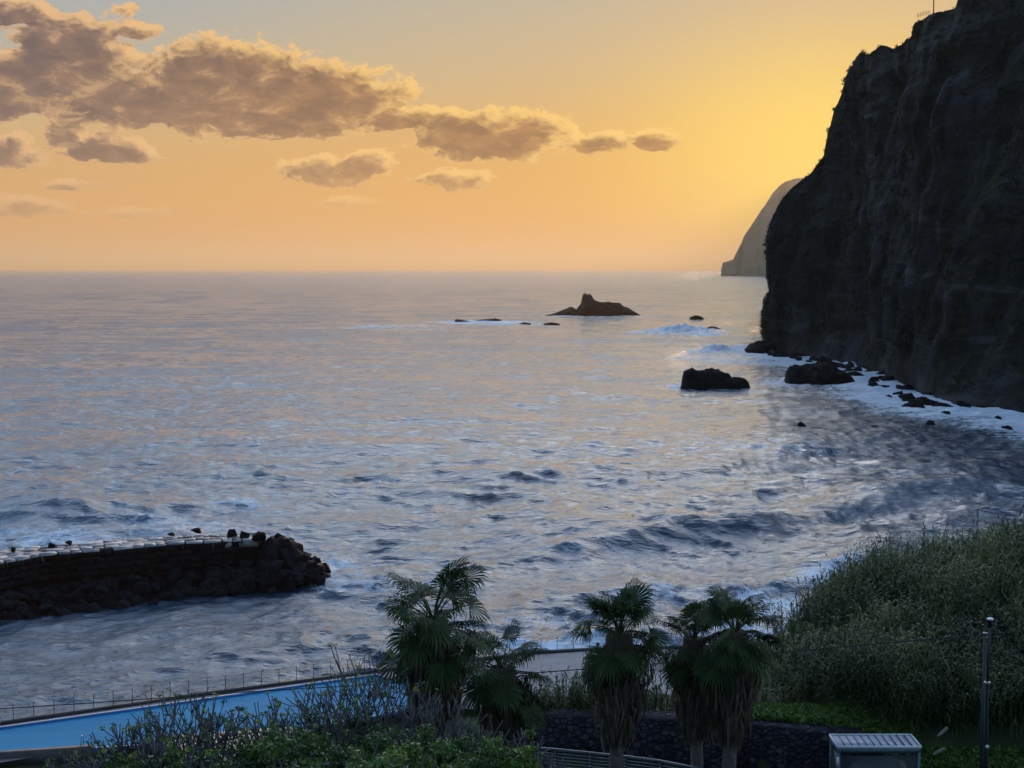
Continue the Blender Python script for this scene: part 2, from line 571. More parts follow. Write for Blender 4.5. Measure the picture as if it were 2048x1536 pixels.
def wall_fn(nt, b, tc):
    v = nt.n.new('ShaderNodeTexVoronoi')
    v.feature = 'F1'
    v.inputs['Scale'].default_value = 3.4
    nt.l.new(nt.mapping(tc, scale=(1, 1, 1.4)), v.inputs['Vector'])
    ve = nt.n.new('ShaderNodeTexVoronoi')
    ve.feature = 'DISTANCE_TO_EDGE'
    ve.inputs['Scale'].default_value = 3.4
    nt.l.new(nt.mapping(tc, scale=(1, 1, 1.4)), ve.inputs['Vector'])
    sc = nt.n.new('ShaderNodeSeparateColor')
    nt.l.new(v.outputs['Color'], sc.inputs[0])
    c = nt.ramp(sc.outputs[0], [(0.0, (0.010, 0.010, 0.017)), (0.6, (0.026, 0.026, 0.038)), (1.0, (0.055, 0.05, 0.058))])
    c = nt.mix(nt.smooth(ve.outputs['Distance'], 0.06, 0.0), c, (0.007, 0.007, 0.010))
    nt.l.new(c, b.inputs['Base Color'])
    bn = nt.n.new('ShaderNodeBump')
    bn.inputs['Distance'].default_value = 0.12
    nt.l.new(nt.smooth(ve.outputs['Distance'], 0.0, 0.15), bn.inputs['Height'])
    nt.l.new(bn.outputs[0], b.inputs['Normal'])


def ground_fn(nt, b, tc):
    n = nt.noise(tc, 0.35, 7, 0.65)
    c = nt.ramp(n, [(0.3, (0.03, 0.028, 0.02)), (0.5, (0.03, 0.045, 0.016)), (0.7, (0.06, 0.075, 0.03))])
    nt.l.new(c, b.inputs['Base Color'])


def poolwater_fn(nt, b, tc):
    n = nt.noise(nt.mapping(tc, scale=(0.12, 0.5, 1), rot=(0, 0, 0.4)), 1.0, 3, 0.5)
    c = nt.ramp(n, [(0.3, (0.003, 0.15, 0.29)), (0.7, (0.006, 0.19, 0.35))])
    nt.l.new(c, b.inputs['Base Color'])
    bn = nt.n.new('ShaderNodeBump')
    bn.inputs['Strength'].default_value = 0.15
    bn.inputs['Distance'].default_value = 0.02
    nt.l.new(nt.noise(tc, 2.0, 4), bn.inputs['Height'])
    nt.l.new(bn.outputs[0], b.inputs['Normal'])


pmat('sea_water', sea_fn)
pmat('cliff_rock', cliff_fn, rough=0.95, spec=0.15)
pmat('hazed_far_rock', color=(0.27, 0.19, 0.14), rough=1.0, spec=0.0, nscale=0.004)  # rock colour lightened and warmed to stand in for part of the haze
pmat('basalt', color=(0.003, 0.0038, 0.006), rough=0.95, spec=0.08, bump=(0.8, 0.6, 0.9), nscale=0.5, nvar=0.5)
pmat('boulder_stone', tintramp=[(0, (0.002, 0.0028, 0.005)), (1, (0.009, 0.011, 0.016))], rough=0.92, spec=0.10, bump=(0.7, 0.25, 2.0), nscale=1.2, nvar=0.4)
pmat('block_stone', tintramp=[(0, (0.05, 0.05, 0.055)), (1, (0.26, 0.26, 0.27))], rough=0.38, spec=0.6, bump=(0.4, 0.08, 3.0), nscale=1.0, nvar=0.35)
pmat('wall_stone', wall_fn, rough=0.9, spec=0.2)
pmat('ground_soil', ground_fn, rough=1.0, spec=0.05)
pmat('pool_water', poolwater_fn, rough=0.5, spec=0.05)
pmat('pool_paint', color=(0.03, 0.12, 0.34), rough=0.6)
pmat('white_concrete', color=(0.52, 0.52, 0.53), rough=0.7, nvar=0.12)
pmat('grey_concrete', color=(0.17, 0.165, 0.175), rough=0.75, nvar=0.2, bump=(0.3, 0.03, 5))
pmat('dark_concrete', color=(0.06, 0.058, 0.06), rough=0.85, nvar=0.3)
pmat('beige_concrete', color=(0.42, 0.36, 0.24), rough=0.8, nvar=0.2)
pmat('asphalt', color=(0.045, 0.047, 0.055), rough=0.9, nscale=6)
pmat('steel', color=(0.25, 0.26, 0.28), rough=0.35, metal=0.7, nvar=0.1)
pmat('dark_steel', color=(0.03, 0.033, 0.04), rough=0.6, metal=0.2, nvar=0.1)
pmat('black_paint', color=(0.006, 0.008, 0.013), rough=0.6, spec=0.2, nvar=0.1)
pmat('grey_paint', color=(0.025, 0.04, 0.043), rough=0.55, nvar=0.2)
pmat('frame_paint', color=(0.07, 0.115, 0.15), rough=0.4, spec=0.5, nvar=0.1)
pmat('roof_sheet', color=(0.38, 0.37, 0.42), rough=0.45, spec=0.5, nvar=0.1)
pmat('roof_trim', color=(0.62, 0.64, 0.67), rough=0.4, nvar=0.05)
pmat('white_sticker', color=(0.75, 0.76, 0.74), rough=0.5, nvar=0.05)
pmat('slat_metal', color=(0.07, 0.085, 0.125), rough=0.4, spec=0.5, metal=0.3, nvar=0.15)
pmat('bark', color=(0.115, 0.095, 0.085), rough=0.95, bump=(0.8, 0.05, 9), nscale=4, nvar=0.4)
pmat('twig', color=(0.085, 0.080, 0.085), rough=0.85, nscale=5, nvar=0.3)
pmat('palm_green', tintramp=[(0, (0.012, 0.024, 0.009)), (0.5, (0.025, 0.048, 0.015)), (1, (0.055, 0.080, 0.027))], rough=0.75, spec=0.15, trans=0.2, nscale=2)
pmat('palm_dead', tintramp=[(0, (0.045, 0.032, 0.022)), (1, (0.15, 0.115, 0.085))], rough=0.9, trans=0.2, nscale=2)
pmat('reed_leaf', tintramp=[(0, (0.020, 0.034, 0.012)), (0.35, (0.050, 0.072, 0.024)), (0.6, (0.090, 0.115, 0.040)), (0.85, (0.15, 0.165, 0.065)), (1, (0.24, 0.21, 0.11))], rough=0.7, trans=0.25, nscale=0.3, nvar=0.4)
pmat('shrub_leaf', tintramp=[(0, (0.012, 0.028, 0.009)), (0.5, (0.042, 0.090, 0.018)), (0.85, (0.11, 0.20, 0.032)), (1, (0.28, 0.32, 0.06))], rough=0.45, spec=0.4, trans=0.3, nscale=1.5)
pmat('grass_blade', tintramp=[(0, (0.03, 0.065, 0.012)), (1, (0.12, 0.22, 0.03))], rough=0.6, trans=0.3, nscale=1)
pmat('scrub_leaf', tintramp=[(0, (0.005, 0.008, 0.004)), (0.7, (0.016, 0.022, 0.011)), (1, (0.034, 0.033, 0.022))], rough=0.9, trans=0.15, nscale=0.1)
pmat('plume', color=(0.34, 0.34, 0.28), rough=0.9, trans=0.3)
pmat('cable_rubber', color=(0.02, 0.02, 0.022), rough=0.6)
m = pmat('glass_pane', color=(0.1, 0.12, 0.13), rough=0.08, spec=0.6)
m.node_tree.nodes['Principled BSDF'].inputs['Transmission Weight'].default_value = 0.0
nt = NT(m.node_tree)
tr = nt.n.new('ShaderNodeBsdfTransparent')
tr.inputs[0].default_value = (0.75, 0.8, 0.8, 1)
mx = nt.n.new('ShaderNodeMixShader')
mx.inputs[0].default_value = 0.35
nt.l.new(tr.outputs[0], mx.inputs[1])
nt.l.new(nt.n['Principled BSDF'].outputs[0], mx.inputs[2])
nt.l.new(mx.outputs[0], nt.n['Material Output'].inputs[0])
M = MATS

# ------------------------------------------------------------------ coast shape shared by sea and cliff
# columns of the cliff: base pixel, skyline pixel, set-back of the skyline (m)
CLIFF = [((1530, 696), (1524, 640), 1), ((1534, 700), (1531, 560), 3), ((1540, 702), (1535, 480), 6), ((1552, 704), (1540, 446), 10),
         ((1572, 706), (1560, 405), 16), ((1592, 709), (1590, 370), 25), ((1612, 712), (1625, 343), 30), ((1630, 715), (1644, 312), 34),
         ((1648, 718), (1652, 262), 38), ((1664, 720), (1662, 232), 42), ((1690, 725), (1680, 172), 46), ((1712, 730), (1697, 142), 50),
         ((1740, 738), (1713, 110), 54), ((1770, 752), (1755, 98), 58), ((1800, 768), (1812, 82), 60), ((1820, 778), (1818, 44), 64),
         ((1860, 792), (1868, 30), 66), ((1890, 802), (1912, 18), 68), ((1905, 806), (1926, -18), 72), ((1950, 815), (1975, -80), 78),
         ((2048, 828), (2070, -150), 82), ((2200, 850), (2220, -215), 86), ((2500, 900), (2520, -280), 90), ((2900, 980), (2950, -330), 90)]
BASE = [P(b[0], b[1], Z=0.0) for b, t, s in CLIFF]
BASE2 = np.array([(b.x, b.y) for b in BASE])


def seg_dist(x, y, poly):
    """unsigned distance and signed offset to a polyline (numpy)"""
    best = np.full(x.shape, 1e9)
    sgn = np.zeros(x.shape)
    for (ax, ay), (bx, by) in zip(poly[:-1], poly[1:]):
        dx, dy = bx - ax, by - ay
        L2 = dx * dx + dy * dy + 1e-9
        t = np.clip(((x - ax) * dx + (y - ay) * dy) / L2, 0, 1)
        ex, ey = x - (ax + t * dx), y - (ay + t * dy)
        d = np.hypot(ex, ey)
        m_ = d < best
        best = np.where(m_, d, best)
        sgn = np.where(m_, (dx * ey - dy * ex), sgn)
    return best, np.where(sgn >= 0, best, -best)


# ------------------------------------------------------------------ sea
def build_sea():
    ratio = 1.0032
    r0, r1 = 62.0, 90000.0
    nr = int(math.log(r1 / r0) / math.log(ratio)) + 1
    na = 1250
    r = r0 * ratio ** np.arange(nr)
    th = np.radians(np.linspace(-33, 33, na))
    R, TH = np.meshgrid(r, th, indexing='ij')
    X, Y = R * np.sin(TH), R * np.cos(TH)
    cell = R * (ratio - 1)
    # shelter behind the breakwater
    bw = [P(-300, 1190, Z=0), P(620, 1150, Z=0)]
    sh = sstep(P(640, 1160, Z=0).x + 14 - X, 0, 26) * sstep(168 - Y, 0, 22)
    calm = 1 - 0.72 * sh
    rng = np.random.default_rng(5)
    Z = np.zeros_like(X)
    DX = np.zeros_like(X)
    DY = np.zeros_like(X)
    lams = np.geomspace(0.9, 45, 100)
    near = np.clip(1 - (R - 60) / 1500, 0, 1)
    flat = np.stack([X, Y, X * 0], -1)
    lod = R < 5000
    Pf = flat[lod]
    WX, WY = X.copy(), Y.copy()
    WX[lod] += 7.0 * fbm(Pf / 70, 2, 70) + 1.6 * fbm(Pf / 15, 1, 72)
    WY[lod] += 9.0 * fbm(Pf / 60, 2, 74) + 1.8 * fbm(Pf / 13, 1, 76)
    # sharp crested wind chop
    for k_, (sx_, sy_, am_) in enumerate([(55, 32, 0.8), (28, 16, 0.5), (12, 6.2, 0.40), (6.0, 3.2, 0.42), (3.0, 1.7, 0.30), (1.4, 0.95, 0.16)]):
        far_lim = R < sy_ / 2.6 / (ratio - 1)
        f_ = sstep(sy_ / cell[far_lim], 2.6, 4.5)
        c_, s_ = math.cos(0.1 + 0.12 * k_ * (-1) ** k_), math.sin(0.1 + 0.12 * k_ * (-1) ** k_)
        wx, wy = WX[far_lim], WY[far_lim]
        q_ = np.stack([(wx * c_ + wy * s_) / sx_, (-wx * s_ + wy * c_) / sy_, wx * 0 + 3.3 * k_], -1)
        rdg = 1 - np.abs(2 * vnoise(q_, 80 + k_) - 1) * 1.6
        am2 = am_ * f_ * (0.4 + 0.6 * calm[far_lim] if sy_ < 4 else calm[far_lim]) * (0.55 + 0.9 * vnoise(q_ * 0.23, 90 + k_))
        Z[far_lim] += am2 * (rdg - 0.5)
    for i, lam in enumerate(lams):
        spread = 0.8 if lam < 2.5 else (0.45 if lam < 9 else 0.28)
        ang = rng.normal(0.18, spread)
        k = 2 * math.pi / lam
        kx, ky = k * math.sin(ang), -k * math.cos(ang)
        amp = 0.0125 * lam / (1 + (lam / 4.6) ** 1.5)
        rad_ = abs(math.cos(ang)) + 0.12
        fade = sstep(lam / rad_ / cell, 2.0, 3.4) * sstep(lam / (R * (th[1] - th[0])), 2.0, 3.4)
        m_ = np.where(fade[:, 0] > 0)[0]
        if not len(m_):
            continue
        hi = m_.max() + 1
        a = amp * fade[:hi] * (calm[:hi] if lam > 3 else 0.35 + 0.65 * calm[:hi])
        # gustiness: components come and go over the surface
        ph = kx * WX[:hi] + ky * WY[:hi] + rng.uniform(0, 6.28)
        mod = 0.65 + 0.5 * np.sin(X[:hi] * rng.normal(0, 0.9) / lam / 3 + Y[:hi] * rng.normal(0, 0.9) / lam / 3 + rng.uniform(0, 6.28))
        a = a * mod
        s_, c_ = np.sin(ph), np.cos(ph)
        Z[:hi] += a * s_
        DX[:hi] += a * c_ * kx / k * 0.9
        DY[:hi] += a * c_ * ky / k * 0.9
    # swell sets that bend round the bay (crest line given through points of the place)
    foam = np.zeros_like(X)
    crests = [([(930, 1140), (1060, 1118), (1180, 1096), (1300, 1078), (1500, 1066), (1650, 1040), (1800, 1002), (1960, 985), (2150, 990)], 2.2, 4.0, 0.16),
              ([(1050, 1212), (1200, 1196), (1330, 1178), (1480, 1184), (1600, 1160), (1720, 1120), (1900, 1080)], 1.7, 2.8, 0.42),
              ([(-200, 1036), (0, 1030), (180, 1040), (330, 1052)], 2.0, 4.5, 0.2),
              ([(560, 1160), (700, 1150), (860, 1160), (1000, 1172)], 0.8, 2.5, 0.4),
              ([(1000, 1290), (1100, 1280), (1250, 1282), (1400, 1262), (1560, 1225)], 0.9, 2.2, 0.45),
              ([(700, 972), (900, 960), (1150, 965), (1400, 945), (1650, 905), (1900, 895)], 1.5, 6.0, 0.05),
              ([(100, 905), (400, 893), (700, 905), (960, 890)], 1.5, 6.5, 0.05),
              ([(1350, 800), (1450, 797), (1560, 800), (1700, 830)], 0.6, 6.0, 0.15),
              ([(-100, 980), (60, 975), (240, 990)], 1.3, 5.5, 0.2),
              ([(300, 812), (560, 800), (820, 806)], 0.8, 9.0, 0.0),
              ([(840, 650), (910, 646), (1010, 648), (1120, 652)], 1.2, 10, 0.6),
              ([(640, 652), (760, 655), (880, 652)], 0.9, 10, 0.5)]
    for pts, h, w, fo in crests:
        pl = [P(a, b, Z=0) for a, b in pts]
        pl = [(p.x, p.y) for p in pl]
        xs = [p[0] for p in pl]; ys = [p[1] for p in pl]
        msk = (X > min(xs) - 5 * w) & (X < max(xs) + 5 * w) & (Y > min(ys) - 8 * w) & (Y < max(ys) + 8 * w)
        x_, y_ = X[msk], Y[msk]
        wob = 0.9 * w * fbm(np.stack([x_ / (12 * w), y_ / (12 * w), x_ * 0], -1), 2, 3)
        d, sd = seg_dist(x_ + wob * 0.2, y_ + wob, pl)
        # near side steeper than the back
        sd2 = np.where(sd > 0, sd / (2.4 * w), sd / w)
        end = np.clip(np.minimum(x_ - min(xs), max(xs) - x_) / (5 * w) + 0.2, 0, 1)
        am = 0.72 + 0.5 * vnoise(np.stack([x_ / (7 * w), y_ / (9 * w), x_ * 0], -1), 9)
        prof = np.exp(-sd2 ** 2) * am * end
        Z[msk] += h * prof
        foam[msk] = np.maximum(foam[msk], fo * np.exp(-((sd + 0.6 * w) / (1.6 * w)) ** 2) * end)
    # breakers over the reef
    for (px, py, wx, wy, h) in [(1335, 664, 18, 10, 1.8), (1372, 664, 16, 9, 2.6), (1402, 668, 14, 8, 1.6), (1420, 672, 8, 8, 1.2), (1434, 701, 6, 6, 3.0), (1412, 706, 10, 6, 1.4),
                                (1700, 728, 5, 4, 1.6), (1762, 781, 6, 3, 1.3), (1935, 828, 6, 2.5, 1.3), (1962, 832, 7, 2.5, 0.9), (2035, 838, 7, 2.5, 1.1)]:
        c = P(px, py, Z=0)
        g_ = np.exp(-((X - c.x) / wx) ** 2 - ((Y - c.y) / wy) ** 2)
        msk = g_ > 0.003
        rough_ = 0.6 + 0.8 * vnoise(np.stack([X[msk] / 2.2, Y[msk] / 2.2, X[msk] * 0], -1), 4)
        Z[msk] += h * g_[msk] * rough_
        foam[msk] = np.maximum(foam[msk], np.clip(1.7 * g_[msk], 0, 1.0))
    # foam washing along the foot of the cliff
    msk = (R < 1200) & (X > 40)
    d, _ = seg_dist(X[msk], Y[msk], BASE2)
    wid = 9 + 8 * sstep(X[msk], 80, 150)
    f_ = 0.22 * np.exp(-(d / wid) ** 2) + 0.80 * np.exp(-(d / (wid * 3.3)) ** 3)
    foam[msk] = np.maximum(foam[msk], f_)
    # foam round rocks, breakwater head and along the outer side of it

    def puff(px, py, wx, wy, f0):
        c = P(px, py, Z=0)
        g_ = f0 * np.exp(-((X - c.x) / wx) ** 2 - ((Y - c.y) / wy) ** 2)
        np.maximum(foam, g_, out=foam)
    puff(1430, 770, 16, 14, 0.75)
    puff(1650, 765, 22, 22, 0.9)
    puff(1190, 632, 45, 45, 0.55)
    puff(960, 646, 40, 35, 0.8)
    puff(800, 655, 60, 40, 0.38)
    puff(1500, 720, 40, 60, 0.55)
    puff(640, 1130, 8, 12, 0.55)
    puff(400, 1060, 14, 12, 0.62)
    puff(100, 1085, 18, 12, 0.5)
    puff(700, 1160, 14, 6, 0.4)
    puff(1150, 1240, 16, 5, 0.4)
    puff(1560, 1200, 8, 9, 0.62)
    puff(1500, 1250, 8, 5, 0.6)
    puff(1090, 1295, 6, 2.5, 0.8)
    puff(470, 1010, 14, 12, 0.4)
    puff(1180, 1100, 14, 10, 0.3)
    puff(860, 860, 60, 40, 0.22)
    puff(1500, 900, 40, 40, 0.3)
    puff(250, 760, 80, 80, 0.2)
    foam *= (1 - 0.0 * calm)
    far = sstep(np.log(R), math.log(150), math.log(9000))
    X = X + DX
    Y = Y + DY
    v = np.stack([X, Y, Z], -1).reshape(-1, 3).astype(np.float32)
    idx = np.arange(nr * na).reshape(nr, na)
    q = np.stack([idx[:-1, :-1], idx[:-1, 1:], idx[1:, 1:], idx[1:, :-1]], -1).reshape(-1, 4)
    # the rest of the ring round the place, coarse, out to the horizon
    th2 = np.radians(np.linspace(33, 327, 60))
    r2 = np.array([62.0, 300, 1500, 8000, 90000.0])
    R2, T2 = np.meshgrid(r2, th2, indexing='ij')
    v2 = np.stack([R2 * np.sin(T2), R2 * np.cos(T2), R2 * 0 - 0.02], -1).reshape(-1, 3)
    i2 = np.arange(5 * 60).reshape(5, 60) + len(v)
    q2 = np.stack([i2[:-1, :-1], i2[:-1, 1:], i2[1:, 1:], i2[1:, :-1]], -1).reshape(-1, 4)
    mb = MB()
    mb.add(v, q=q)
    mb.add(v2, q=q2 - len(v))
    o = mb.build('sea', M['sea_water'], smooth=True)
    me = o.data
    n_ = len(me.vertices)
    for nm, arr, fill in (('foam', foam, 0.0), ('far', far, 1.0)):
        a = me.attributes.new(nm, 'FLOAT', 'POINT')
        buf = np.full(n_, fill, dtype=np.float32)
        buf[:len(v)] = arr.reshape(-1)
        a.data.foreach_set('value', buf)
    tag(o, kind='structure')
    sb = MB()
    sb.add([(-95000, -95000, -8), (95000, -95000, -8), (95000, 95000, -8), (-95000, 95000, -8)], q=[(0, 1, 2, 3)])
    tag(sb.build('seabed', M['ground_soil']), kind='structure')


build_sea()


# ------------------------------------------------------------------ cliff and far headland
def curtain(name, cols, mat, nu, nv, amp, nscale, back, sx=1.0):
    """a sea cliff from base line, skyline and the land behind it; cols = (base point, top point)"""
    B = np.array([c[0] for c in cols]); T = np.array([c[1] for c in cols])
    # resample along the columns
    L = np.concatenate([[0], np.cumsum(np.linalg.norm(np.diff((B + T) / 2, axis=0), axis=1) + 1e-6)])
    s = np.linspace(0, L[-1], nu)
    Bs = np.stack([np.interp(s, L, B[:, k]) for k in range(3)], -1)
    Ts = np.stack([np.interp(s, L, T[:, k]) for k in range(3)], -1)
    t = np.linspace(0, 1, nv)[:, None, None]
    Pn = Bs[None] * (1 - t) + Ts[None] * t
    # bulges: a set-back that is not linear with height (steep below, ledges)
    face = Ts - Bs
    n_ = np.cross(np.gradient(Bs + Ts, axis=0), face)
    n_[:, 2] = 0
    n_ /= (np.linalg.norm(n_, axis=1)[:, None] + 1e-9)
    if np.mean(n_[:, 1]) > 0:
        n_ = -n_
    H = Pn[..., 2:3]
    q = Pn / nscale
    d = fbm(q * np.array([1, 1, 0.45]), 6, 1, 0.55)
    gul = 1 - np.abs(fbm(q * np.array([1.7, 1.7, 0.28]) + 9, 4, 5)) * 2.2
    led = fbm((Pn[..., 2:3] * np.array([0, 0, 1]) + Pn * np.array([.35, .35, 0]) * 0.5) / (nscale * 0.32), 3, 8)
    disp = amp * (d * 1.3 + gul * 0.45 + led * 0.35)
    taper = np.minimum(1, np.minimum(t[..., 0] * 8, 0.35 + (1 - t[..., 0]) * 6))
    Pn = Pn + n_[None] * (disp * taper)[..., None]
    Pn[..., 2] += amp * 0.3 * fbm(q * 2.2 + 4, 4, 12) * (t[..., 0] > 0.02)
    # land behind the skyline
    rows = [Pn]
    for k, (dy, dz) in enumerate(back):
        R_ = Pn[-1].copy()
        dirn = R_.copy(); dirn[:, 2] = 0
        dirn /= np.linalg.norm(dirn, axis=1)[:, None]
        R_ = R_ + dirn * dy
        R_[:, 2] = R_[:, 2] + dz * np.clip(R_[:, 2] / 60.0, 0.1, 1) + amp * 0.4 * fbm(R_ / nscale, 3, 20 + k)
        rows.append(R_[None])
    A = np.concatenate(rows, 0)
    A[0, :, 2] = -3
    nr_, nc_ = A.shape[:2]
    idx = np.arange(nr_ * nc_).reshape(nr_, nc_)
    qd = np.stack([idx[:-1, :-1], idx[:-1, 1:], idx[1:, 1:], idx[1:, :-1]], -1).reshape(-1, 4)
    mb = MB()
    mb.add(A.reshape(-1, 3), q=qd)
    o = mb.build(name, mat, smooth=False)
    tag(o, kind='structure')
    return A, n_


cols = []
for (b, t, s), B in zip(CLIFF, BASE):
    top = P(t[0], t[1], Y=B.y + s)
    cols.append((tuple(B), tuple(top)))
# round the point and away along the hidden coast
pre = [((1570, 560), 700, (1568, 470)), ((1600, 560), 850, (1600, 430)), ((1700, 560), 1100, (1700, 330)), ((1900, 560), 1500, (1900, 250))]
hid = []
for (bp, Yb, tp) in pre:
    b_ = P(bp[0], bp[1], Y=Yb); b_.z = 0
    hid.append((tuple(b_), tuple(P(tp[0], tp[1], Y=Yb))))
cols = hid[::-1] + cols
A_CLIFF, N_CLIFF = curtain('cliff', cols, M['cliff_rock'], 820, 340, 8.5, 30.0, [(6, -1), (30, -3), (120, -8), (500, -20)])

# far headland, its fading partly put into the rock colour
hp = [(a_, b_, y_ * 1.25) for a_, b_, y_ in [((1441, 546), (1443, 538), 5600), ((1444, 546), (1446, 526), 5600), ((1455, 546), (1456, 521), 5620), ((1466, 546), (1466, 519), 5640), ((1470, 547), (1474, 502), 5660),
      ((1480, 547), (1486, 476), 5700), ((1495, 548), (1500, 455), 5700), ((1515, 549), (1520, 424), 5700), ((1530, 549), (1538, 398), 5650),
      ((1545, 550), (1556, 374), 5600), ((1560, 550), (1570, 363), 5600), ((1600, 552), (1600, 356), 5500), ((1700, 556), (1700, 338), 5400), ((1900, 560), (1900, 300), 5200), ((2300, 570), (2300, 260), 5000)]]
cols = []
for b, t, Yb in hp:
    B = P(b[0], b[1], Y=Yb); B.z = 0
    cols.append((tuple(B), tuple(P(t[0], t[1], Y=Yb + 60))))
curtain('headland', cols, M['hazed_far_rock'], 520, 140, 16.0, 80.0, [(60, -2), (400, -30), (2500, -200)])

# scrub growing on the cliff: nobody could count it
def leaf_cloud(mb, centres, radii, per, size, tint, flat=0.7, rng=RNG):
    """many leaf-sized faces around each centre"""
    C_ = np.repeat(np.asarray(centres), per, axis=0)
    Rr = np.repeat(np.asarray(radii), per)
    n = len(C_)
    d = rng.normal(size=(n, 3)); d /= np.linalg.norm(d, axis=1)[:, None]
    rad = Rr * rng.uniform(0.25, 1.0, n) ** 0.5
    c = C_ + d * rad[:, None] * np.array([1, 1, flat])
    nrm = d + rng.normal(0, 0.8, (n, 3)); nrm /= np.linalg.norm(nrm, axis=1)[:, None]
    a = np.cross(nrm, rng.normal(size=(n, 3))); a /= np.linalg.norm(a, axis=1)[:, None]
    b = np.cross(nrm, a)
    sz = (size * rng.uniform(0.6, 1.4, n))[:, None] if not hasattr(size, '__len__') else (np.repeat(size, per) * rng.uniform(0.6, 1.4, n))[:, None]
    v = np.stack([c - a * sz, c - b * sz * 0.42, c + a * sz, c + b * sz * 0.42], 1).reshape(-1, 3)
    q = np.arange(n * 4).reshape(-1, 4)
    tt = np.repeat(np.asarray(tint), per) if hasattr(tint, '__len__') else np.full(n, tint)
    tt = np.clip(tt + rng.normal(0, 0.12, n), 0, 1)
    mb.add(v, q=q, c=np.repeat(tt, 4))


mb = MB()
nvv, nuu = A_CLIFF.shape[:2]
NS = 4200
ii = RNG.integers(8, 342, NS); jj = RNG.integers(120, nuu, NS)
sky_n = 900
ii[:sky_n] = RNG.integers(335, 343, sky_n)
pts = A_CLIFF[ii, jj] + np.stack([np.zeros(NS), np.zeros(NS), RNG.uniform(0, 0.4, NS)], -1)
keep = fbm(pts / 30, 3, 31) > -0.12
keep[:sky_n] = fbm(pts[:sky_n] / 12, 3, 33) > -0.2
pts = pts[keep]
rr = RNG.uniform(0.7, 2.2, len(pts)) * np.where(ii[keep] > 334, 0.6, 1.0)
leaf_cloud(mb, pts, rr, 26, rr * 0.36, RNG.uniform(0, 1, len(pts)) ** 1.5)
tag(mb.build('scrub', M['scrub_leaf']), kind='stuff')

# ------------------------------------------------------------------ terrain near the camera
RIDGE_X = [-5, 0, 8, 12.5, 15, 18, 21, 25, 30, 50, 90]
RIDGE_Z = [11.6, 11.8, 11.8, 11.6, 13.4, 16.2, 17.5, 18.5, 19.1, 21.0, 22]


def y_out(x):
    """outer edge line of the promenade"""
    return np.interp(x, OUT_X, OUT_Y)


OUTER = [P(a, b, Z=4.5) for a, b in [(-700, 1560), (-200, 1478), (0, 1447), (350, 1396), (700, 1349), (1060, 1306), (1180, 1299), (1600, 1288), (1900, 1282)]]
OUT_X = [p.x for p in OUTER]
OUT_Y = [p.y for p in OUTER]


WL = [P(960, 1436, Y=61.2), P(1240, 1440, Y=60.2), P(1500, 1452, Y=58.8), P(1740, 1480, Y=57.0)]


def gz(x, y):
    x = np.asarray(x, float); y = np.asarray(y, float)
    left = np.maximum(33 - 0.36 * y, 4.0)
    rh = np.interp(x, RIDGE_X, RIDGE_Z)
    terr = np.maximum(33 - 0.36 * y, 13.5)
    wall_on = 1 - sstep(x, 13.5, 15.5)
    y0 = np.interp(x, [q.x for q in WL], [q.y for q in WL])
    rise = np.where(y > y0 + 0.75, 15.45, 13.5) * wall_on + (13.5 + 2.3 * sstep(y, 55, 61)) * (1 - wall_on)
    back = rise + (rh - rise) * np.where(x < 13, sstep(y, 61.0, 66.5), sstep(y, 61, 75))
    back = np.where(y > 75, np.maximum(rh - (y - 75) * 0.36, 4.0), back)
    right = np.where(y < y0, terr, back)
    far_r = sstep(x, 19, 26)
    right = np.where((y > 84) & (x > 19), right - far_r * (y - 84) * 0.75, right)
    b = sstep(x, -3, 0.5)
    z = left * (1 - b) + right * b
    z = np.where((y > y_out(x) - 1.0), np.minimum(z, -4 + 0 * z), z)
    z = np.where(y > 128, -6, z)
    return z


xs = np.arange(-80, 110.1, 0.8); ys = np.arange(6, 140, 0.7)
GX, GY = np.meshgrid(xs, ys)
GZ = gz(GX, GY) + 0.25 * fbm(np.stack([GX / 3, GY / 3, GX * 0], -1), 4, 40) * (GY < 100)
GZ = np.where((GX < 0) & (GY > 80) & (GZ > 3), 4.0, GZ)
idx = np.arange(GX.size).reshape(GX.shape)
mb = MB()
mb.add(np.stack([GX, GY, GZ], -1).reshape(-1, 3), q=np.stack([idx[:-1, :-1], idx[:-1, 1:], idx[1:, 1:], idx[1:, :-1]], -1).reshape(-1, 4))
tag(mb.build('ground', M['ground_soil'], smooth=True), kind='structure')

# promenade deck (a slab with real edges)
mb = MB()
inner = [Vector((p.x, p.y - 9.0 if p.x < -8 else max(94.0, p.y - 14), 4.5)) for p in OUTER]
n = len(OUTER)
V = [tuple(p) for p in OUTER] + [tuple(p) for p in inner] + [(p.x, p.y, -3) for p in OUTER]
mb.add(V, q=[(n + i, n + i + 1, i + 1, i) for i in range(n - 1)] + [(i, i + 1, 2 * n + i + 1, 2 * n + i) for i in range(n - 1)])
tag(mb.build('promenade', M['grey_concrete']), kind='structure')


def offset(p, q_, d):
    t = (q_ - p); t.z = 0; t.normalize()
    return Vector((t.y, -t.x, 0)) * d     # to the landward side


# low dark parapet along the sea edge
mb = MB()
for a, b in zip(OUTER[:-1], OUTER[1:]):
    o_ = offset(a, b, 0.19)
    c = (a + b) / 2 + o_
    L = (b - a).length
    mb.box((c.x, c.y, 4.5 + 0.09), (L, 0.30, 0.18), rz=math.atan2(b.y - a.y, b.x - a.x))
tag(mb.build('parapet', M['dark_concrete']), 'low dark kerb wall running along the seaward edge of the pool terrace', 'wall')


def along(poly, step, start=0.0):
    out, d = [], start
    for a, b in zip(poly[:-1], poly[1:]):
        L = (b - a).length
        while d < L:
            out.append((a.lerp(b, d / L), math.atan2(b.y - a.y, b.x - a.x)))
            d += step
        d -= L
    return out


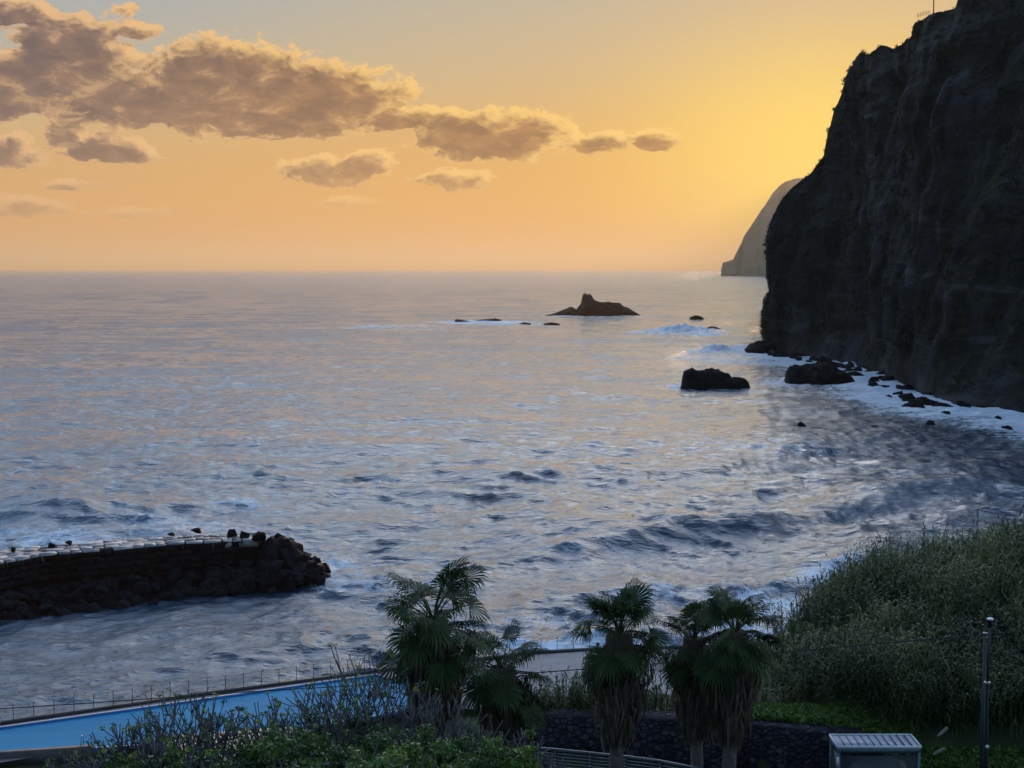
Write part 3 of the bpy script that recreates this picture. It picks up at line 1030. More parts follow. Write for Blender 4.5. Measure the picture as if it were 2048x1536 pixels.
def railing(name, poly, step, h, label, start=0.4, thick=0.022):
    r = empty(name, poly[0])
    org = Vector(poly[0])
    tag(r, label, 'railing')
    first = None
    for p, rz in along(poly, step, start):
        if first is None:
            pm = MB()
            pm.box((0, 0, h / 2), (thick * 1.7, thick * 1.7, h))
            pm.box((0, 0, 0.012), (0.12, 0.12, 0.024))
            pm.box((0, 0, h + 0.012), (thick * 2.4, thick * 2.4, 0.024))
            first = pm.build('post', M['dark_steel'], r)
            o = first
        else:
            o = first.copy(); COL.objects.link(o); o.parent = r
        o.location = p - org
        o.rotation_euler = (0, 0, rz)
    for k, z in enumerate((h * 0.97, h * 0.66, h * 0.34)):
        rm = MB()
        rm.tube([p - org + Vector((0, 0, z)) for p in poly], 0.006, 4)
        rm.build('rail', M['dark_steel'], r)
    return r


poly = [OUTER[1] + offset(OUTER[1], OUTER[2], 0.2)]
for i in range(2, len(OUTER) - 1):
    poly.append(OUTER[i] + offset(OUTER[i - 1], OUTER[i + 1], 0.2))
poly = [p + Vector((0, 0, 0.18)) for p in poly]
railing('railing', poly, 1.33, 1.02, 'thin steel cable railing along the sea edge of the blue pool terrace')

# swimming pool with blue basin, white coping and water
pool_px = [(-300, 1506), (0, 1459), (350, 1410), (700, 1360), (752, 1353), (812, 1372), (900, 1402), (700, 1446), (400, 1486), (180, 1500), (0, 1512), (-300, 1548)]
pp = [P(a, b, Z=4.62) for a, b in pool_px]
root = empty('swimming_pool', (pp[3].x, pp[3].y, 4.5))
org = Vector(root.location)
tag(root, 'long bright blue swimming pool with pale coping on the terrace behind the bare shrubs', 'swimming pool')
cen = sum(pp, Vector()) / len(pp)


def ringwall(poly, z0, z1, th, mb):
    m_ = len(poly)
    inn = []
    for i in range(m_):
        a, b, c = poly[i - 1], poly[i], poly[(i + 1) % m_]
        t1 = (b - a).normalized(); t2 = (c - b).normalized()
        nn_ = Vector((-(t1 + t2).y, (t1 + t2).x, 0)).normalized()
        if nn_.dot(cen - b) > 0:
            nn_ = -nn_
        inn.append(b + nn_ * th)
    V = []
    for i in range(m_):
        V += [(poly[i].x, poly[i].y, z0), (poly[i].x, poly[i].y, z1), (inn[i].x, inn[i].y, z1), (inn[i].x, inn[i].y, z0)]
    Q = []
    for i in range(m_):
        j = (i + 1) % m_
        for k in range(4):
            Q.append((i * 4 + k, i * 4 + (k + 1) % 4, j * 4 + (k + 1) % 4, j * 4 + k))
    mb.add([tuple(Vector(v) - org) for v in V], q=Q)


mb = MB(); ringwall(pp, 4.5, 4.747, 0.12, mb); mb.build('basin', M['pool_paint'], root)
mb = MB(); ringwall(pp, 4.75, 4.79, 0.13, mb); mb.build('coping', M['white_concrete'], root)
mb = MB()
mb.add([(p.x - org.x, p.y - org.y, 0.13) for p in pp] + [(cen.x - org.x, cen.y - org.y, 0.13)], t=[(i, (i + 1) % len(pp), len(pp)) for i in range(len(pp))])
mb.build('water', M['pool_water'], root)
lm = MB()
for k in (-1, 1):
    lm.tube([(k * .25, 0, 0.0), (k * .25, 0, 0.95), (k * .25, .25, 1.15), (k * .25, .5, 0.95), (k * .25, .55, 0.4)], 0.025, 6)
for z in (0.2, 0.5, 0.8):
    lm.tube([(-.25, 0, z), (.25, 0, z)], 0.02, 5)
lad = lm.build('ladder', M['steel'], root)
lad.location = P(170, 1493, Z=4.9) - org + Vector((0, 0, -0.5))

# dark wall and pale steps on the near side of the pool
mb = MB()
a, b = P(-300, 1525, Y=84.0), P(186, 1497, Y=87.0)
c = (a + b) / 2
mb.box((c.x, c.y, (a.z + b.z) / 4 + 2), ((b - a).length, 0.5, (a.z + b.z) / 2 - 4 + 0.2), rz=math.atan2(b.y - a.y, b.x - a.x))
tag(mb.build('low_wall', M['dark_concrete']), 'long dark wall at the near side of the pool, lower left corner', 'wall')
mb = MB()
for k in range(6):
    q0 = P(330, 1470 + 9 * k, Y=86.0 - 0.8 * k); q1 = P(590, 1462 + 9 * k, Y=88.0 - 0.8 * k)
    c = (q0 + q1) / 2
    mb.box((c.x, c.y, c.z / 2 + 2), ((q1 - q0).length, 0.8 + 0.003 * k, c.z - 4), rz=math.atan2(q1.y - q0.y, q1.x - q0.x))
tag(mb.build('stairs', M['beige_concrete']), 'pale yellowish terrace steps seen through the bare shrubs below the pool', 'stairs')

# ------------------------------------------------------------------ rocks
import bmesh


def hull_rock(name, seed, npts=16, squash=(1, 1, 0.8)):
    r = np.random.default_rng(seed)
    bm = bmesh.new()
    pts_ = r.uniform(-1, 1, (npts, 3))
    pts_ = pts_ / np.maximum(np.abs(pts_).max(axis=1)[:, None], 0.5) * r.uniform(0.75, 1.0, (npts, 1))
    for p in pts_:
        bm.verts.new(p * np.array(squash) * 0.5)
    bmesh.ops.convex_hull(bm, input=bm.verts)
    for v in [v for v in bm.verts if not v.link_faces]:
        bm.verts.remove(v)
    bmesh.ops.bevel(bm, geom=list(bm.edges), offset=0.035, segments=1, affect='EDGES', clamp_overlap=True)
    bmesh.ops.triangulate(bm, faces=bm.faces)
    bm.verts.ensure_lookup_table()
    V_ = [v.co[:] for v in bm.verts]
    bm.verts.index_update()
    T_ = [[v.index for v in f.verts] for f in bm.faces]
    bm.free()
    return V_, T_


ROCKS = [hull_rock('rock', 100 + i, 12 + i % 6, (1, 0.85, 0.75)) for i in range(12)]
ROCK_ME = {}


def place_rock(name, loc, size, label, cat, group=None, mat='boulder_stone', rot=None, k=None, squash=1.0):
    k = RNG.integers(0, len(ROCKS)) if k is None else k
    key = (k, mat, int(RNG.integers(0, 3)))
    if key not in ROCK_ME:
        mb = MB(); mb.add(ROCKS[k][0], t=ROCKS[k][1], c=[0.15, 0.5, 0.9][key[2]])
        o = mb.build(name, M[mat]); ROCK_ME[key] = o.data
    else:
        o = bpy.data.objects.new(name, ROCK_ME[key]); COL.objects.link(o)
    o.location = loc
    o.scale = (size, size, size * squash)
    o.rotation_euler = rot if rot is not None else (RNG.uniform(-0.5, 0.5), RNG.uniform(-0.5, 0.5), RNG.uniform(0, 6.28))
    return tag(o, label, cat, group)


# breakwater ---------------------------------------------------------------
TOPN = [(-420, 1168), (-150, 1143), (0, 1124), (85, 1109), (230, 1097), (350, 1086), (460, 1081), (515, 1079)]
TOPF = [(-420, 1135), (-150, 1113), (0, 1098), (85, 1089), (230, 1076), (350, 1069), (460, 1064), (505, 1063)]
BOTN = [(-420, 1330), (-150, 1275), (0, 1254), (85, 1238), (230, 1214), (350, 1200), (460, 1190), (535, 1186)]
tn = [P(a, b, Z=5.0) for a, b in TOPN]; tf = [P(a, b, Z=5.0) for a, b in TOPF]; bn_ = [P(a, b, Z=-0.3) for a, b in BOTN]
root = empty('breakwater', (tn[4].x, tn[4].y, 0))
org = Vector(root.location)
tag(root, 'long dark stone breakwater topped with pale wet slabs, reaching in from the left edge', 'breakwater')
S = np.linspace(0, 1, 150)


def rs(pl):
    a = np.array([tuple(p) for p in pl]); t_ = np.linspace(0, 1, len(pl))
    return np.stack([np.interp(S, t_, a[:, k]) for k in range(3)], -1)


TN, TF, BN = rs(tn), rs(tf), rs(bn_)
BF = TF + (TF - TN) / np.linalg.norm((TF - TN)[:, :2], axis=1)[:, None] * 4.0
BF[:, 2] = -1.5
rows = []
for t_ in np.linspace(0, 1, 22):
    r_ = BN.copy()
    u_ = min(1.0, t_ / 0.5)
    r_[:, :2] = BN[:, :2] * (1 - u_) + TN[:, :2] * u_
    r_[:, 2] = BN[:, 2] + (TN[:, 2] - BN[:, 2]) * (0.42 * u_ + 0.58 * max(0, (t_ - 0.5) / 0.5))
    d = 0.55 * fbm(r_ / np.array([1.3, 1.3, 0.9]), 3, 50) * (1 if t_ < 0.97 else 0.2)
    # a ledge half way up: vertical block wall above, rubble slope below
    r_[:, 1] += (0.75 if t_ > 0.45 else 0.0) + d * (0.5 if t_ > 0.45 else 1)
    rows.append(r_)
rows += [TN * (1 - 0.0) + 0, TF, BF]
rows[22][:, 2] -= 0.25; rows[23][:, 2] -= 0.25
A = np.stack(rows) - np.array(org)
idx = np.arange(A.shape[0] * A.shape[1]).reshape(A.shape[:2])
mb = MB()
mb.add(A.reshape(-1, 3), q=np.stack([idx[:-1, :-1], idx[:-1, 1:], idx[1:, 1:], idx[1:, :-1]], -1).reshape(-1, 4))
e = A[:, -1]
mb.add(np.concatenate([e, e.mean(0)[None] + np.array([[1.5, 0, -1]])]), t=[(i, i + 1, len(e)) for i in range(len(e) - 1)])
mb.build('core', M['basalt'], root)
hc = P(546, 1072, Z=5)
th_ = np.linspace(0, 2 * math.pi, 40, endpoint=False)
rr_ = [(0.2, 4.3), (1.4, 3.7), (2.6, 2.8), (3.9, 1.7), (5.0, 0.6), (5.8, -1.2)]
V_ = []
for r__, z__ in rr_:
    pp_ = np.stack([hc.x + r__ * 0.9 * np.cos(th_), hc.y + 0.5 + r__ * 0.9 * np.sin(th_), np.full(40, z__)], -1)
    pp_ += 0.35 * fbm(pp_ / 0.9, 3, 60)[:, None]
    V_.append(pp_ - np.array(org))
Q_ = [(i * 40 + k, i * 40 + (k + 1) % 40, (i + 1) * 40 + (k + 1) % 40, (i + 1) * 40 + k) for i in range(5) for k in range(40)]
mb.n = 0; mb = MB(); mb.add(np.concatenate(V_), q=Q_); mb.build('head_core', M['basalt'], root)
# slabs on top: rows of uneven wet blocks
mb = MB()
Lb = np.concatenate([[0], np.cumsum(np.linalg.norm(np.diff(TN, axis=0), axis=1))])
nrow = 5
for r_ in range(nrow):
    s_ = 0.0
    while s_ < Lb[-1] - 0.5:
        w_ = RNG.uniform(1.0, 2.3)
        c_n = np.array([np.interp(s_ + w_ / 2, Lb, TN[:, k]) for k in range(3)]); c_f = np.array([np.interp(s_ + w_ / 2, Lb, TF[:, k]) for k in range(3)])
        wid = np.linalg.norm(c_f - c_n) / nrow
        c = c_n + (c_f - c_n) * (r_ + 0.5) / nrow
        p1 = np.array([np.interp(s_ + w_, Lb, TN[:, k]) for k in range(3)]); p0 = np.array([np.interp(s_, Lb, TN[:, k]) for k in range(3)])
        rz = math.atan2(p1[1] - p0[1], p1[0] - p0[0]) + RNG.normal(0, 0.02)
        dz = RNG.normal(0, 0.06) + (0.12 if r_ == nrow - 1 and RNG.random() < 0.3 else 0)
        R_ = Matrix.Rotation(rz, 3, 'Z') @ Matrix.Rotation(RNG.normal(0, 0.035), 3, 'Y') @ Matrix.Rotation(RNG.normal(0, 0.035), 3, 'X')
        if RNG.random() > 0.07:
            mb.box(c - np.array(org) + np.array([0, 0, -0.38 + dz]), (w_ - RNG.uniform(0.08, 0.3), wid - RNG.uniform(0.1, 0.35), 0.8), jit=0.03, tint=RNG.uniform(0.3, 1), rot=R_)
        s_ += w_
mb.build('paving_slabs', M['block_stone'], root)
# courses of squared stone on the harbour face
mb = MB()
for course in range(4):
    s_ = 0
    while s_ < Lb[-1] * 0.93:
        w_ = RNG.uniform(0.9, 2.0)
        p0 = np.array([np.interp(s_ + w_ / 2, Lb, TN[:, k]) for k in range(3)])
        p1 = np.array([np.interp(s_ + w_, Lb, TN[:, k]) for k in range(3)])
        rz = math.atan2(p1[1] - p0[1], p1[0] - p0[0])
        c = p0 + np.array([0.1, 0.45 - 0.10 * course + RNG.normal(0, 0.09), -0.5 - course * 0.66])
        mb.box(c - np.array(org), (w_ - 0.06, 0.9, 0.60), rz=rz, jit=0.03, tint=RNG.uniform(0, 0.55))
        s_ += w_
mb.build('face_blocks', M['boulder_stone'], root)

# boulders heaped at the foot and round the head; every one a thing
GB = 'boulders heaped along the breakwater'
lab = 'dark angular boulder in the heap of rocks at the foot of the breakwater'
for k in range(170):
    s_ = RNG.uniform(0.24, 1.0)
    i = int(s_ * 149)
    t_ = RNG.uniform(0.0, 0.85)
    p = BN[i] * (1 - t_) + TN[i] * t_; p[2] = -0.3 + 2.3 * t_
    place_rock('boulder', (p[0], p[1] - 0.5 + 0.3 * RNG.normal(), p[2] + 0.1), RNG.uniform(1.1, 2.2), lab, 'boulder', GB)
lab2 = 'dark boulder in the jumbled pile that forms the rounded head of the breakwater'
tip = P(560, 1130, Z=2.5)
for k in range(125):
    f = RNG.uniform(0, 1) ** 0.8
    a = RNG.uniform(-2.6, 1.3)
    # cone shaped head: height falls from 5 m to the water
    cx, cy = P(548, 1072, Z=5).x, P(548, 1072, Z=5).y + 0.5
    rad = 0.8 + 6.2 * f
    x_, y_ = cx + math.cos(a) * rad * 0.85, cy + math.sin(a) * rad * 0.85
    z_ = 4.5 * (1 - f) + 0.1
    place_rock('boulder', (x_, y_, z_), RNG.uniform(1.3, 2.3), lab2, 'boulder', 'boulders of the breakwater head')
named = [((520, 1072), 1.7, 5.35, 'block shaped boulder standing highest at the right end of the breakwater top'),
         ((490, 1070), 1.3, 5.2, 'rounded boulder just left of the highest block on the breakwater end'),
         ((394, 1064), 1.5, 5.2, 'peaked dark rock lying on the seaward edge of the breakwater top, in its middle'),
         ((463, 1067), 1.35, 5.25, 'flat squared block lying on the slabs near the breakwater end'),
         ((343, 1071), 1.0, 5.1, 'small wedge shaped rock on the far edge of the breakwater slabs'),
         ((138, 1087), 0.95, 5.1, 'small pointed rock on the far edge of the slabs, left part of the breakwater'),
         ((28, 1099), 0.9, 5.1, 'small rock on the far edge of the slabs nearest the left edge of the photo'),
         ((104, 1090), 0.9, 5.1, 'low squared stone on the far slab edge beside the pointed rock'),
         ((548, 1085), 1.6, 4.3, 'boulder resting on the shoulder of the breakwater head below the top block'),
         ((573, 1092), 1.7, 3.9, 'leaning boulder that overhangs the right slope of the breakwater head'),
         ((595, 1112), 1.5, 2.7, 'boulder half way down the right slope of the breakwater head'),
         ((620, 1126), 1.8, 1.6, 'large boulder near the waterline at the right tip of the breakwater'),
         ((634, 1120), 1.0, 2.3, 'small boulder perched on the large one at the right tip of the breakwater'),
         ((643, 1143), 1.4, 0.3, 'outermost boulder at the tip of the breakwater, touching the open water'),
         ((598, 1162), 1.5, 0.5, 'pale grey slab like boulder at the waterline below the breakwater head')]
for (a, b), sz, z_, l_ in named:
    p = P(a, b, Z=z_)
    place_rock('boulder', p, sz, l_, 'boulder', GB, rot=(RNG.uniform(-.3, .3), RNG.uniform(-.3, .3), RNG.uniform(0, 3)))


# rocks in the sea, shaped from their outline with real depth
def sea_rock(name, prof, base_py, depth, label, cat='rock', mat='basalt', seed=0, group=None, pw=2.0):
    """prof: (px, py) points of the top outline from left to right"""
    Yb = P(prof[0][0], base_py, Z=0).y
    ax = np.array([P(a, base_py, Z=0).x for a, b in prof])
    az_ = np.array([P(a, b, Y=Yb).z for a, b in prof])
    w = ax[-1] - ax[0]
    nx, ny = 110, 46
    x = np.linspace(ax[0] - 0.02 * w, ax[-1] + 0.02 * w, nx)
    h = np.interp(x, ax, az_, left=-0.6, right=-0.6)
    t = np.linspace(-1, 1, ny)
    X, T = np.meshgrid(x, t)
    # the ridge wanders front to back; depth narrows at both ends
    env = np.sin(np.clip((X - x[0]) / (x[-1] - x[0]), 0, 1) * math.pi) ** 0.45 + 0.05
    off = 0.25 * depth * fbm(np.stack([X / (w * 0.3), X * 0, X * 0 + seed], -1), 2, seed)
    Yy = Yb + depth * 0.5 * T * env + off + depth * 0.45
    H = h[None] * np.clip(1 - np.abs(T) ** pw, 0, 1) ** 0.6
    sc = max(np.max(az_), 1) * 0.45
    Pn = np.stack([X, Yy, H], -1)
    nz_ = fbm(Pn / sc, 5, seed + 1, 0.55)
    H = H + np.where(np.abs(T) > 0.12, nz_ * 0.30 * np.maximum(h[None], 0) + 0, nz_ * 0.04 * h[None])
    Yy = Yy + sc * 0.5 * fbm(Pn / sc + 7, 4, seed + 2)
    H = np.where(np.abs(T) > 0.985, -2.0, H)
    H[:, 0] = H[:, -1] = -2
    o0 = np.array([np.mean(ax), Yb, 0])
    V_ = np.stack([X, Yy, H], -1) - o0
    idx_ = np.arange(nx * ny).reshape(ny, nx)
    mb_ = MB()
    mb_.add(V_.reshape(-1, 3), q=np.stack([idx_[:-1, :-1], idx_[:-1, 1:], idx_[1:, 1:], idx_[1:, :-1]], -1).reshape(-1, 4))
    o = mb_.build(name, M[mat])
    o.location = o0
    return tag(o, label, cat, group)


sea_rock('rock_islet', [(1092, 632), (1110, 628), (1125, 623), (1145, 616), (1156, 620), (1165, 610), (1168, 594), (1172, 590), (1180, 590), (1186, 592), (1190, 600), (1200, 604), (1215, 606),
                        (1243, 607), (1252, 615), (1262, 619), (1274, 625), (1284, 631)], 633, 34, 'dark rocky islet with a tower like knob, alone out in the bay', 'islet', seed=3)
sea_rock('reef', [(908, 641), (912, 639), (930, 642), (945, 645), (960, 641), (975, 640), (990, 638), (1000, 640), (1008, 646)], 647, 20, 'long low dark reef left of the islet, barely above the waves', 'reef', seed=5)
sea_rock('rock', [(1036, 648), (1048, 645), (1062, 647)], 649, 8, 'tiny flat rock awash between the low reef and the islet', 'rock', seed=6)
sea_rock('rock', [(1088, 648), (1104, 645), (1120, 648)], 649, 8, 'tiny flat rock awash just below the left end of the islet', 'rock', seed=7)
sea_rock('rock', [(1381, 635), (1390, 631), (1400, 632), (1408, 636)], 637, 8, 'small low rock in open water between the islet and the cliff', 'rock', seed=8)
sea_rock('rock', [(1415, 656), (1424, 653), (1434, 654), (1442, 658)], 659, 7, 'small dark rock at the right end of the breaking wave', 'rock', seed=9)
sea_rock('sea_rock', [(1368, 772), (1371, 750), (1378, 745), (1388, 741), (1395, 746), (1410, 746), (1425, 744), (1445, 745), (1460, 750), (1468, 760), (1471, 757), (1484, 756), (1495, 760), (1503, 770)], 775, 13,
         'big black two humped rock in the water before the cliff foot', 'rock', seed=12, pw=3.0)
sea_rock('sea_rock', [(1588, 752), (1595, 740), (1606, 735), (1618, 737), (1630, 733), (1645, 734), (1655, 728), (1668, 730), (1682, 735), (1695, 744), (1712, 750), (1726, 764)], 770, 22,
         'large rounded black rock against the foot of the cliff', 'rock', seed=14, pw=1.6)
sea_rock('sea_rock', [(1497, 700), (1510, 690), (1522, 685), (1540, 684), (1560, 690)], 705, 22, 'sloping rock shelf at the very corner of the cliff', 'rock', seed=15)
small = [(1588, 753, 16, 6, 'small dark rock in the foam left of the large rounded rock'), (1712, 752, 40, 9, 'low rock just right of the large rounded rock, in the foam'),
         (1750, 766, 26, 12, 'pointed rock in the surf where the wave breaks on the cliff foot'), (1780, 795, 16, 5, 'little rock in the foam below the pointed one'),
         (1812, 801, 10, 6, 'tiny peaked rock left of the long flat rocks in the foam'), (1848, 802, 36, 8, 'flat rock close under the cliff, farthest of the long flat rocks'),
         (1870, 809, 34, 7, 'flat narrow rock between two other flat rocks under the cliff'), (1832, 819, 58, 14, 'longest flat rock lying out in the foam at the right'),
         (1890, 815, 44, 8, 'long thin rock nearest the cliff face at the right'), (1894, 832, 30, 10, 'low double rock in the foam right of the longest flat rock'),
         (1863, 848, 20, 7, 'small rock at the outer edge of the foam, below the double rock'), (1604, 852, 18, 7, 'lone small rock in dark water before the foam belt'),
         (1752, 857, 26, 5, 'flat rock awash in dark water right of the lone small rock'), (1999, 842, 16, 10, 'small upright rock in white surf at the right edge'),
         (2018, 859, 24, 7, 'flat rock in the foam nearest the right edge'), (1860, 792, 26, 8, 'rock at the cliff foot touching the dark slope'),
         (1700, 765, 20, 7, 'small rock wedged beside the foot of the large rounded rock')]
for px, py, w, h, l_ in small:
    hw = w / 2
    sea_rock('rock', [(px - hw, py), (px - hw * .6, py - h * .6), (px - hw * .1, py - h), (px + hw * .5, py - h * .75), (px + hw, py)], py + 1.5, max(2.5, w * 0.11), l_, 'rock', seed=int(px))

DB = 'fallen rocks along the cliff foot'
for k in range(64):
    t_ = RNG.uniform(0.02, 1)
    j_ = int(t_ * 15) + 3
    b0, b1 = BASE[min(j_, 19)], BASE[min(j_ + 1, 20)]
    p = b0.lerp(b1, RNG.uniform(0, 1))
    place_rock('fallen_rock', (p.x - RNG.uniform(0, 11), p.y - RNG.uniform(4, 15), RNG.uniform(-0.6, 0.8)), RNG.uniform(2.2, 6.0), 'dark fallen rock among the surf at the foot of the cliff', 'rock', DB, squash=0.7)

# ------------------------------------------------------------------ cliff top details
root = empty('flagpole', P(1867, 27, Y=452.0))
tag(root, 'tall thin mast standing on the edge of the cliff top', 'mast')
mb = MB(); mb.tube([(0, 0, -2), (0, 0, 8), (0, 0, 16)], [0.20, 0.17, 0.12], 8); mb.build('pole', M['dark_steel'], root)
mb = MB(); mb.box((0, 0, -0.6), (1.0, 1.0, 1.2)); mb.build('base', M['dark_concrete'], root)
railing('cliff_railing', [P(1834, 36, Y=446.0), P(1848, 31, Y=447.0), P(1860, 30, Y=448.0)], 0.62, 1.3, 'short railing on the cliff edge left of the thin mast', 0.1, 0.05)

# ------------------------------------------------------------------ retaining wall, slatted fence, shelter, lamps
mb = MB()
wl = WL
for i in range(1, 4):
    a, b = wl[i - 1], wl[i]
    V = []
    for p in (a, b):
        V += [(p.x, p.y, 12.5), (p.x, p.y + 0.25, p.z), (p.x, p.y + 1.5, p.z), (p.x, p.y + 1.5, 12.5)]
    mb.add(V, q=[(0, 4, 5, 1), (1, 5, 6, 2), (2, 6, 7, 3), (0, 1, 2, 3), (4, 7, 6, 5)])
tag(mb.build('retaining_wall', M['wall_stone']), 'dark basalt retaining wall behind the palm trunks', 'wall')

fc = [P(a, b, Z=15.55) for a, b in [(960, 1490), (1040, 1494), (1110, 1499), (1180, 1506), (1250, 1513), (1320, 1522), (1385, 1535), (1430, 1548)]]
root = empty('slatted_fence', (fc[0].x, fc[0].y, 13.4)); org = Vector(root.location)
tag(root, 'curved dark metal fence of horizontal slats in front of the stone wall', 'fence')
mb = MB()
for k in range(15):
    z = 15.5 - 0.135 * k
    for a, b in zip(fc[:-1], fc[1:]):
        c = (a + b) / 2
        mb.box((c.x - org.x, c.y - org.y, z - org.z), ((b - a).length, 0.02, 0.085), rot=Matrix.Rotation(math.atan2(b.y - a.y, b.x - a.x), 3, 'Z') @ Matrix.Rotation(0.45, 3, 'X'))
mb.build('slats', M['slat_metal'], root)
mb = MB(); mb.tube([p - org + Vector((0, -0.02, 0.03)) for p in fc], 0.035, 6); mb.build('top_rail', M['steel'], root)
for i, p in enumerate(fc):
    mb = MB(); mb.box((p.x - org.x, p.y - org.y + 0.07, 1.07), (0.07, 0.07, 2.2)); mb.box((p.x - org.x, p.y - org.y - 0.03, 2.17), (0.11, 0.05, 0.06)); mb.build('post', M['steel'], root)

# bus shelter
f0 = P(1676, 1492, Y=55.0); f1 = P(1841, 1492, Y=55.0)
W_ = f1.x - f0.x; zt = f0.z
root = empty('bus_shelter', (f0.x, f0.y, 13.45)); H_ = zt - 13.45
tag(root, 'glass sided bus shelter with a ribbed pale roof beside the stone wall', 'bus shelter')
D_ = 1.42
mb = MB(); mb.box((W_ / 2, D_ / 2, H_ - 0.05), (W_ - 0.1, D_ - 0.1, 0.03)); rf = mb.build('roof', M['roof_sheet'], root)
mb = MB()
for k in range(1, 11):
    mb.box((W_ * k / 11, D_ / 2, H_ - 0.012), (0.035, D_ - 0.12, 0.045))
mb.build('rib', M['frame_paint'], rf)
mb = MB()
mb.box((W_ / 2, -0.02, H_ - 0.04), (W_ + 0.04, 0.05, 0.10)); mb.box((W_ / 2, D_ + 0.02, H_ - 0.03), (W_ + 0.04, 0.05, 0.08))
mb.box((-0.022, D_ / 2, H_ - 0.035), (0.05, D_, 0.09)); mb.box((W_ + 0.022, D_ / 2, H_ - 0.035), (0.05, D_, 0.09))
mb.build('gutter', M['roof_trim'], rf)
mb = MB(); mb.box((W_ / 2, 0.0, H_ - 0.18), (W_ - 0.02, 0.08, 0.16)); mb.box((0.02, D_ / 2, H_ - 0.18), (0.07, D_ - 0.1, 0.16)); mb.box((W_ - 0.02, D_ / 2, H_ - 0.18), (0.07, D_ - 0.1, 0.16))
mb.build('beam', M['frame_paint'], root)
for x, y in ((0.05, 0.05), (W_ - 0.05, 0.05), (0.05, D_ - 0.05), (W_ - 0.05, D_ - 0.05)):
    mb = MB(); mb.box((x, y, (H_ - 0.1) / 2), (0.11, 0.10, H_ - 0.12)); mb.build('post', M['frame_paint'], root)
for (x, y, sx, sy) in ((W_ / 2, D_ - 0.05, W_ - 0.25, 0.012), (0.05, D_ / 2, 0.012, D_ - 0.25), (W_ - 0.05, D_ / 2, 0.012, D_ - 0.25), (W_ / 2 + 0.0, 0.05, W_ - 0.25, 0.012)):
    mb = MB(); mb.box((x, y, H_ / 2 - 0.05), (sx, sy, H_ - 0.75)); mb.build('glass_panel', M['glass_pane'], root)
mb = MB(); mb.box((W_ / 2, D_ - 0.35, 0.5), (W_ - 0.5, 0.4, 0.06)); mb.box((0.5, D_ - 0.35, 0.25), (0.06, 0.3, 0.46)); mb.box((W_ - 0.5, D_ - 0.35, 0.25), (0.06, 0.3, 0.46)); mb.build('bench', M['steel'], root)
mb = MB(); mb.box((0.0, -0.012, H_ - 0.62), (0.10, 0.012, 0.34)); mb.build('notice', M['white_sticker'], root)

# lamp post and utility pole
p = P(1972, 1500, Y=54.0)
root = empty('lamp_post', (p.x, 54.0, 13.5)); zt = P(1975, 1238, Y=54.0).z - 13.5; zc = P(1968, 1366, Y=54).z - 13.5
tag(root, 'black lamp post with a small cap lamp, standing before the reed slope', 'lamp post')
mb = MB(); mb.tube([(0, 0, 0), (0, 0, 1.2), (-0.03, 0, zc)], [0.11, 0.095, 0.075], 12); mb.build('base_column', M['black_paint'], root)
mb = MB(); mb.tube([(-0.03, 0, zc), (0.02, 0, zt - 0.25)], [0.045, 0.035], 10); mb.build('pole', M['dark_steel'], root)
mb = MB(); mb.tube([(-0.03, 0, zc - 0.03), (-0.03, 0, zc + 0.05)], [0.13, 0.13], 12); mb.build('collar', M['steel'], root)
mb = MB(); mb.tube([(0.02, 0, zt - 0.34), (0.02, 0, zt - 0.1), (0.02, 0, zt - 0.02)], [0.06, 0.08, 0.12], 14); mb.build('lamp_head', M['black_paint'], root)
mb = MB(); mb.tube([(0.02, 0, zt - 0.02), (0.02, 0, zt + 0.03), (0.02, 0, zt + 0.05)], [0.13, 0.12, 0.05], 14); mb.build('lamp_cap', M['white_sticker'], root)
mb = MB(); zz = P(1972, 1491, Y=54).z - 13.5; mb.tube([(0, -0.12, zz), (0, -0.15, zz)], [0.07, 0.07], 12); mb.build('badge', M['white_sticker'], root)
p = P(1963, 1500, Y=55.2)
root = empty('utility_pole', (p.x, 55.2, 13.5)); zt = P(1965, 1268, Y=55.2).z - 13.5
tag(root, 'grey green utility pole right behind the black lamp post, carrying the cable', 'utility pole')
mb = MB(); mb.tube([(0, 0, 0), (0.02, 0, zt)], [0.09, 0.055], 12); mb.build('pole', M['grey_paint'], root)
mb = MB(); mb.box((0.02, 0, zt + 0.03), (0.16, 0.16, 0.06)); mb.tube([(0.02, -0.08, zt - 0.1), (0.02, -0.2, zt - 0.1)], 0.03, 6); mb.build('bracket', M['steel'], root)

# overhead cable
pts = []
for a, b in [(-400, 1437), (-100, 1424), (150, 1408), (350, 1394), (520, 1382), (700, 1372), (900, 1358), (1090, 1344), (1320, 1327), (1550, 1306), (1760, 1287), (1965, 1269), (2200, 1253), (2500, 1240)]:
    pts.append(P(a, b, Y=55.2))
mb = MB(); mb.tube(pts, 0.021, 5)
tag(mb.build('overhead_cable', M['cable_rubber']), 'thin black cable sagging across the whole photo in front of the pool', 'cable')


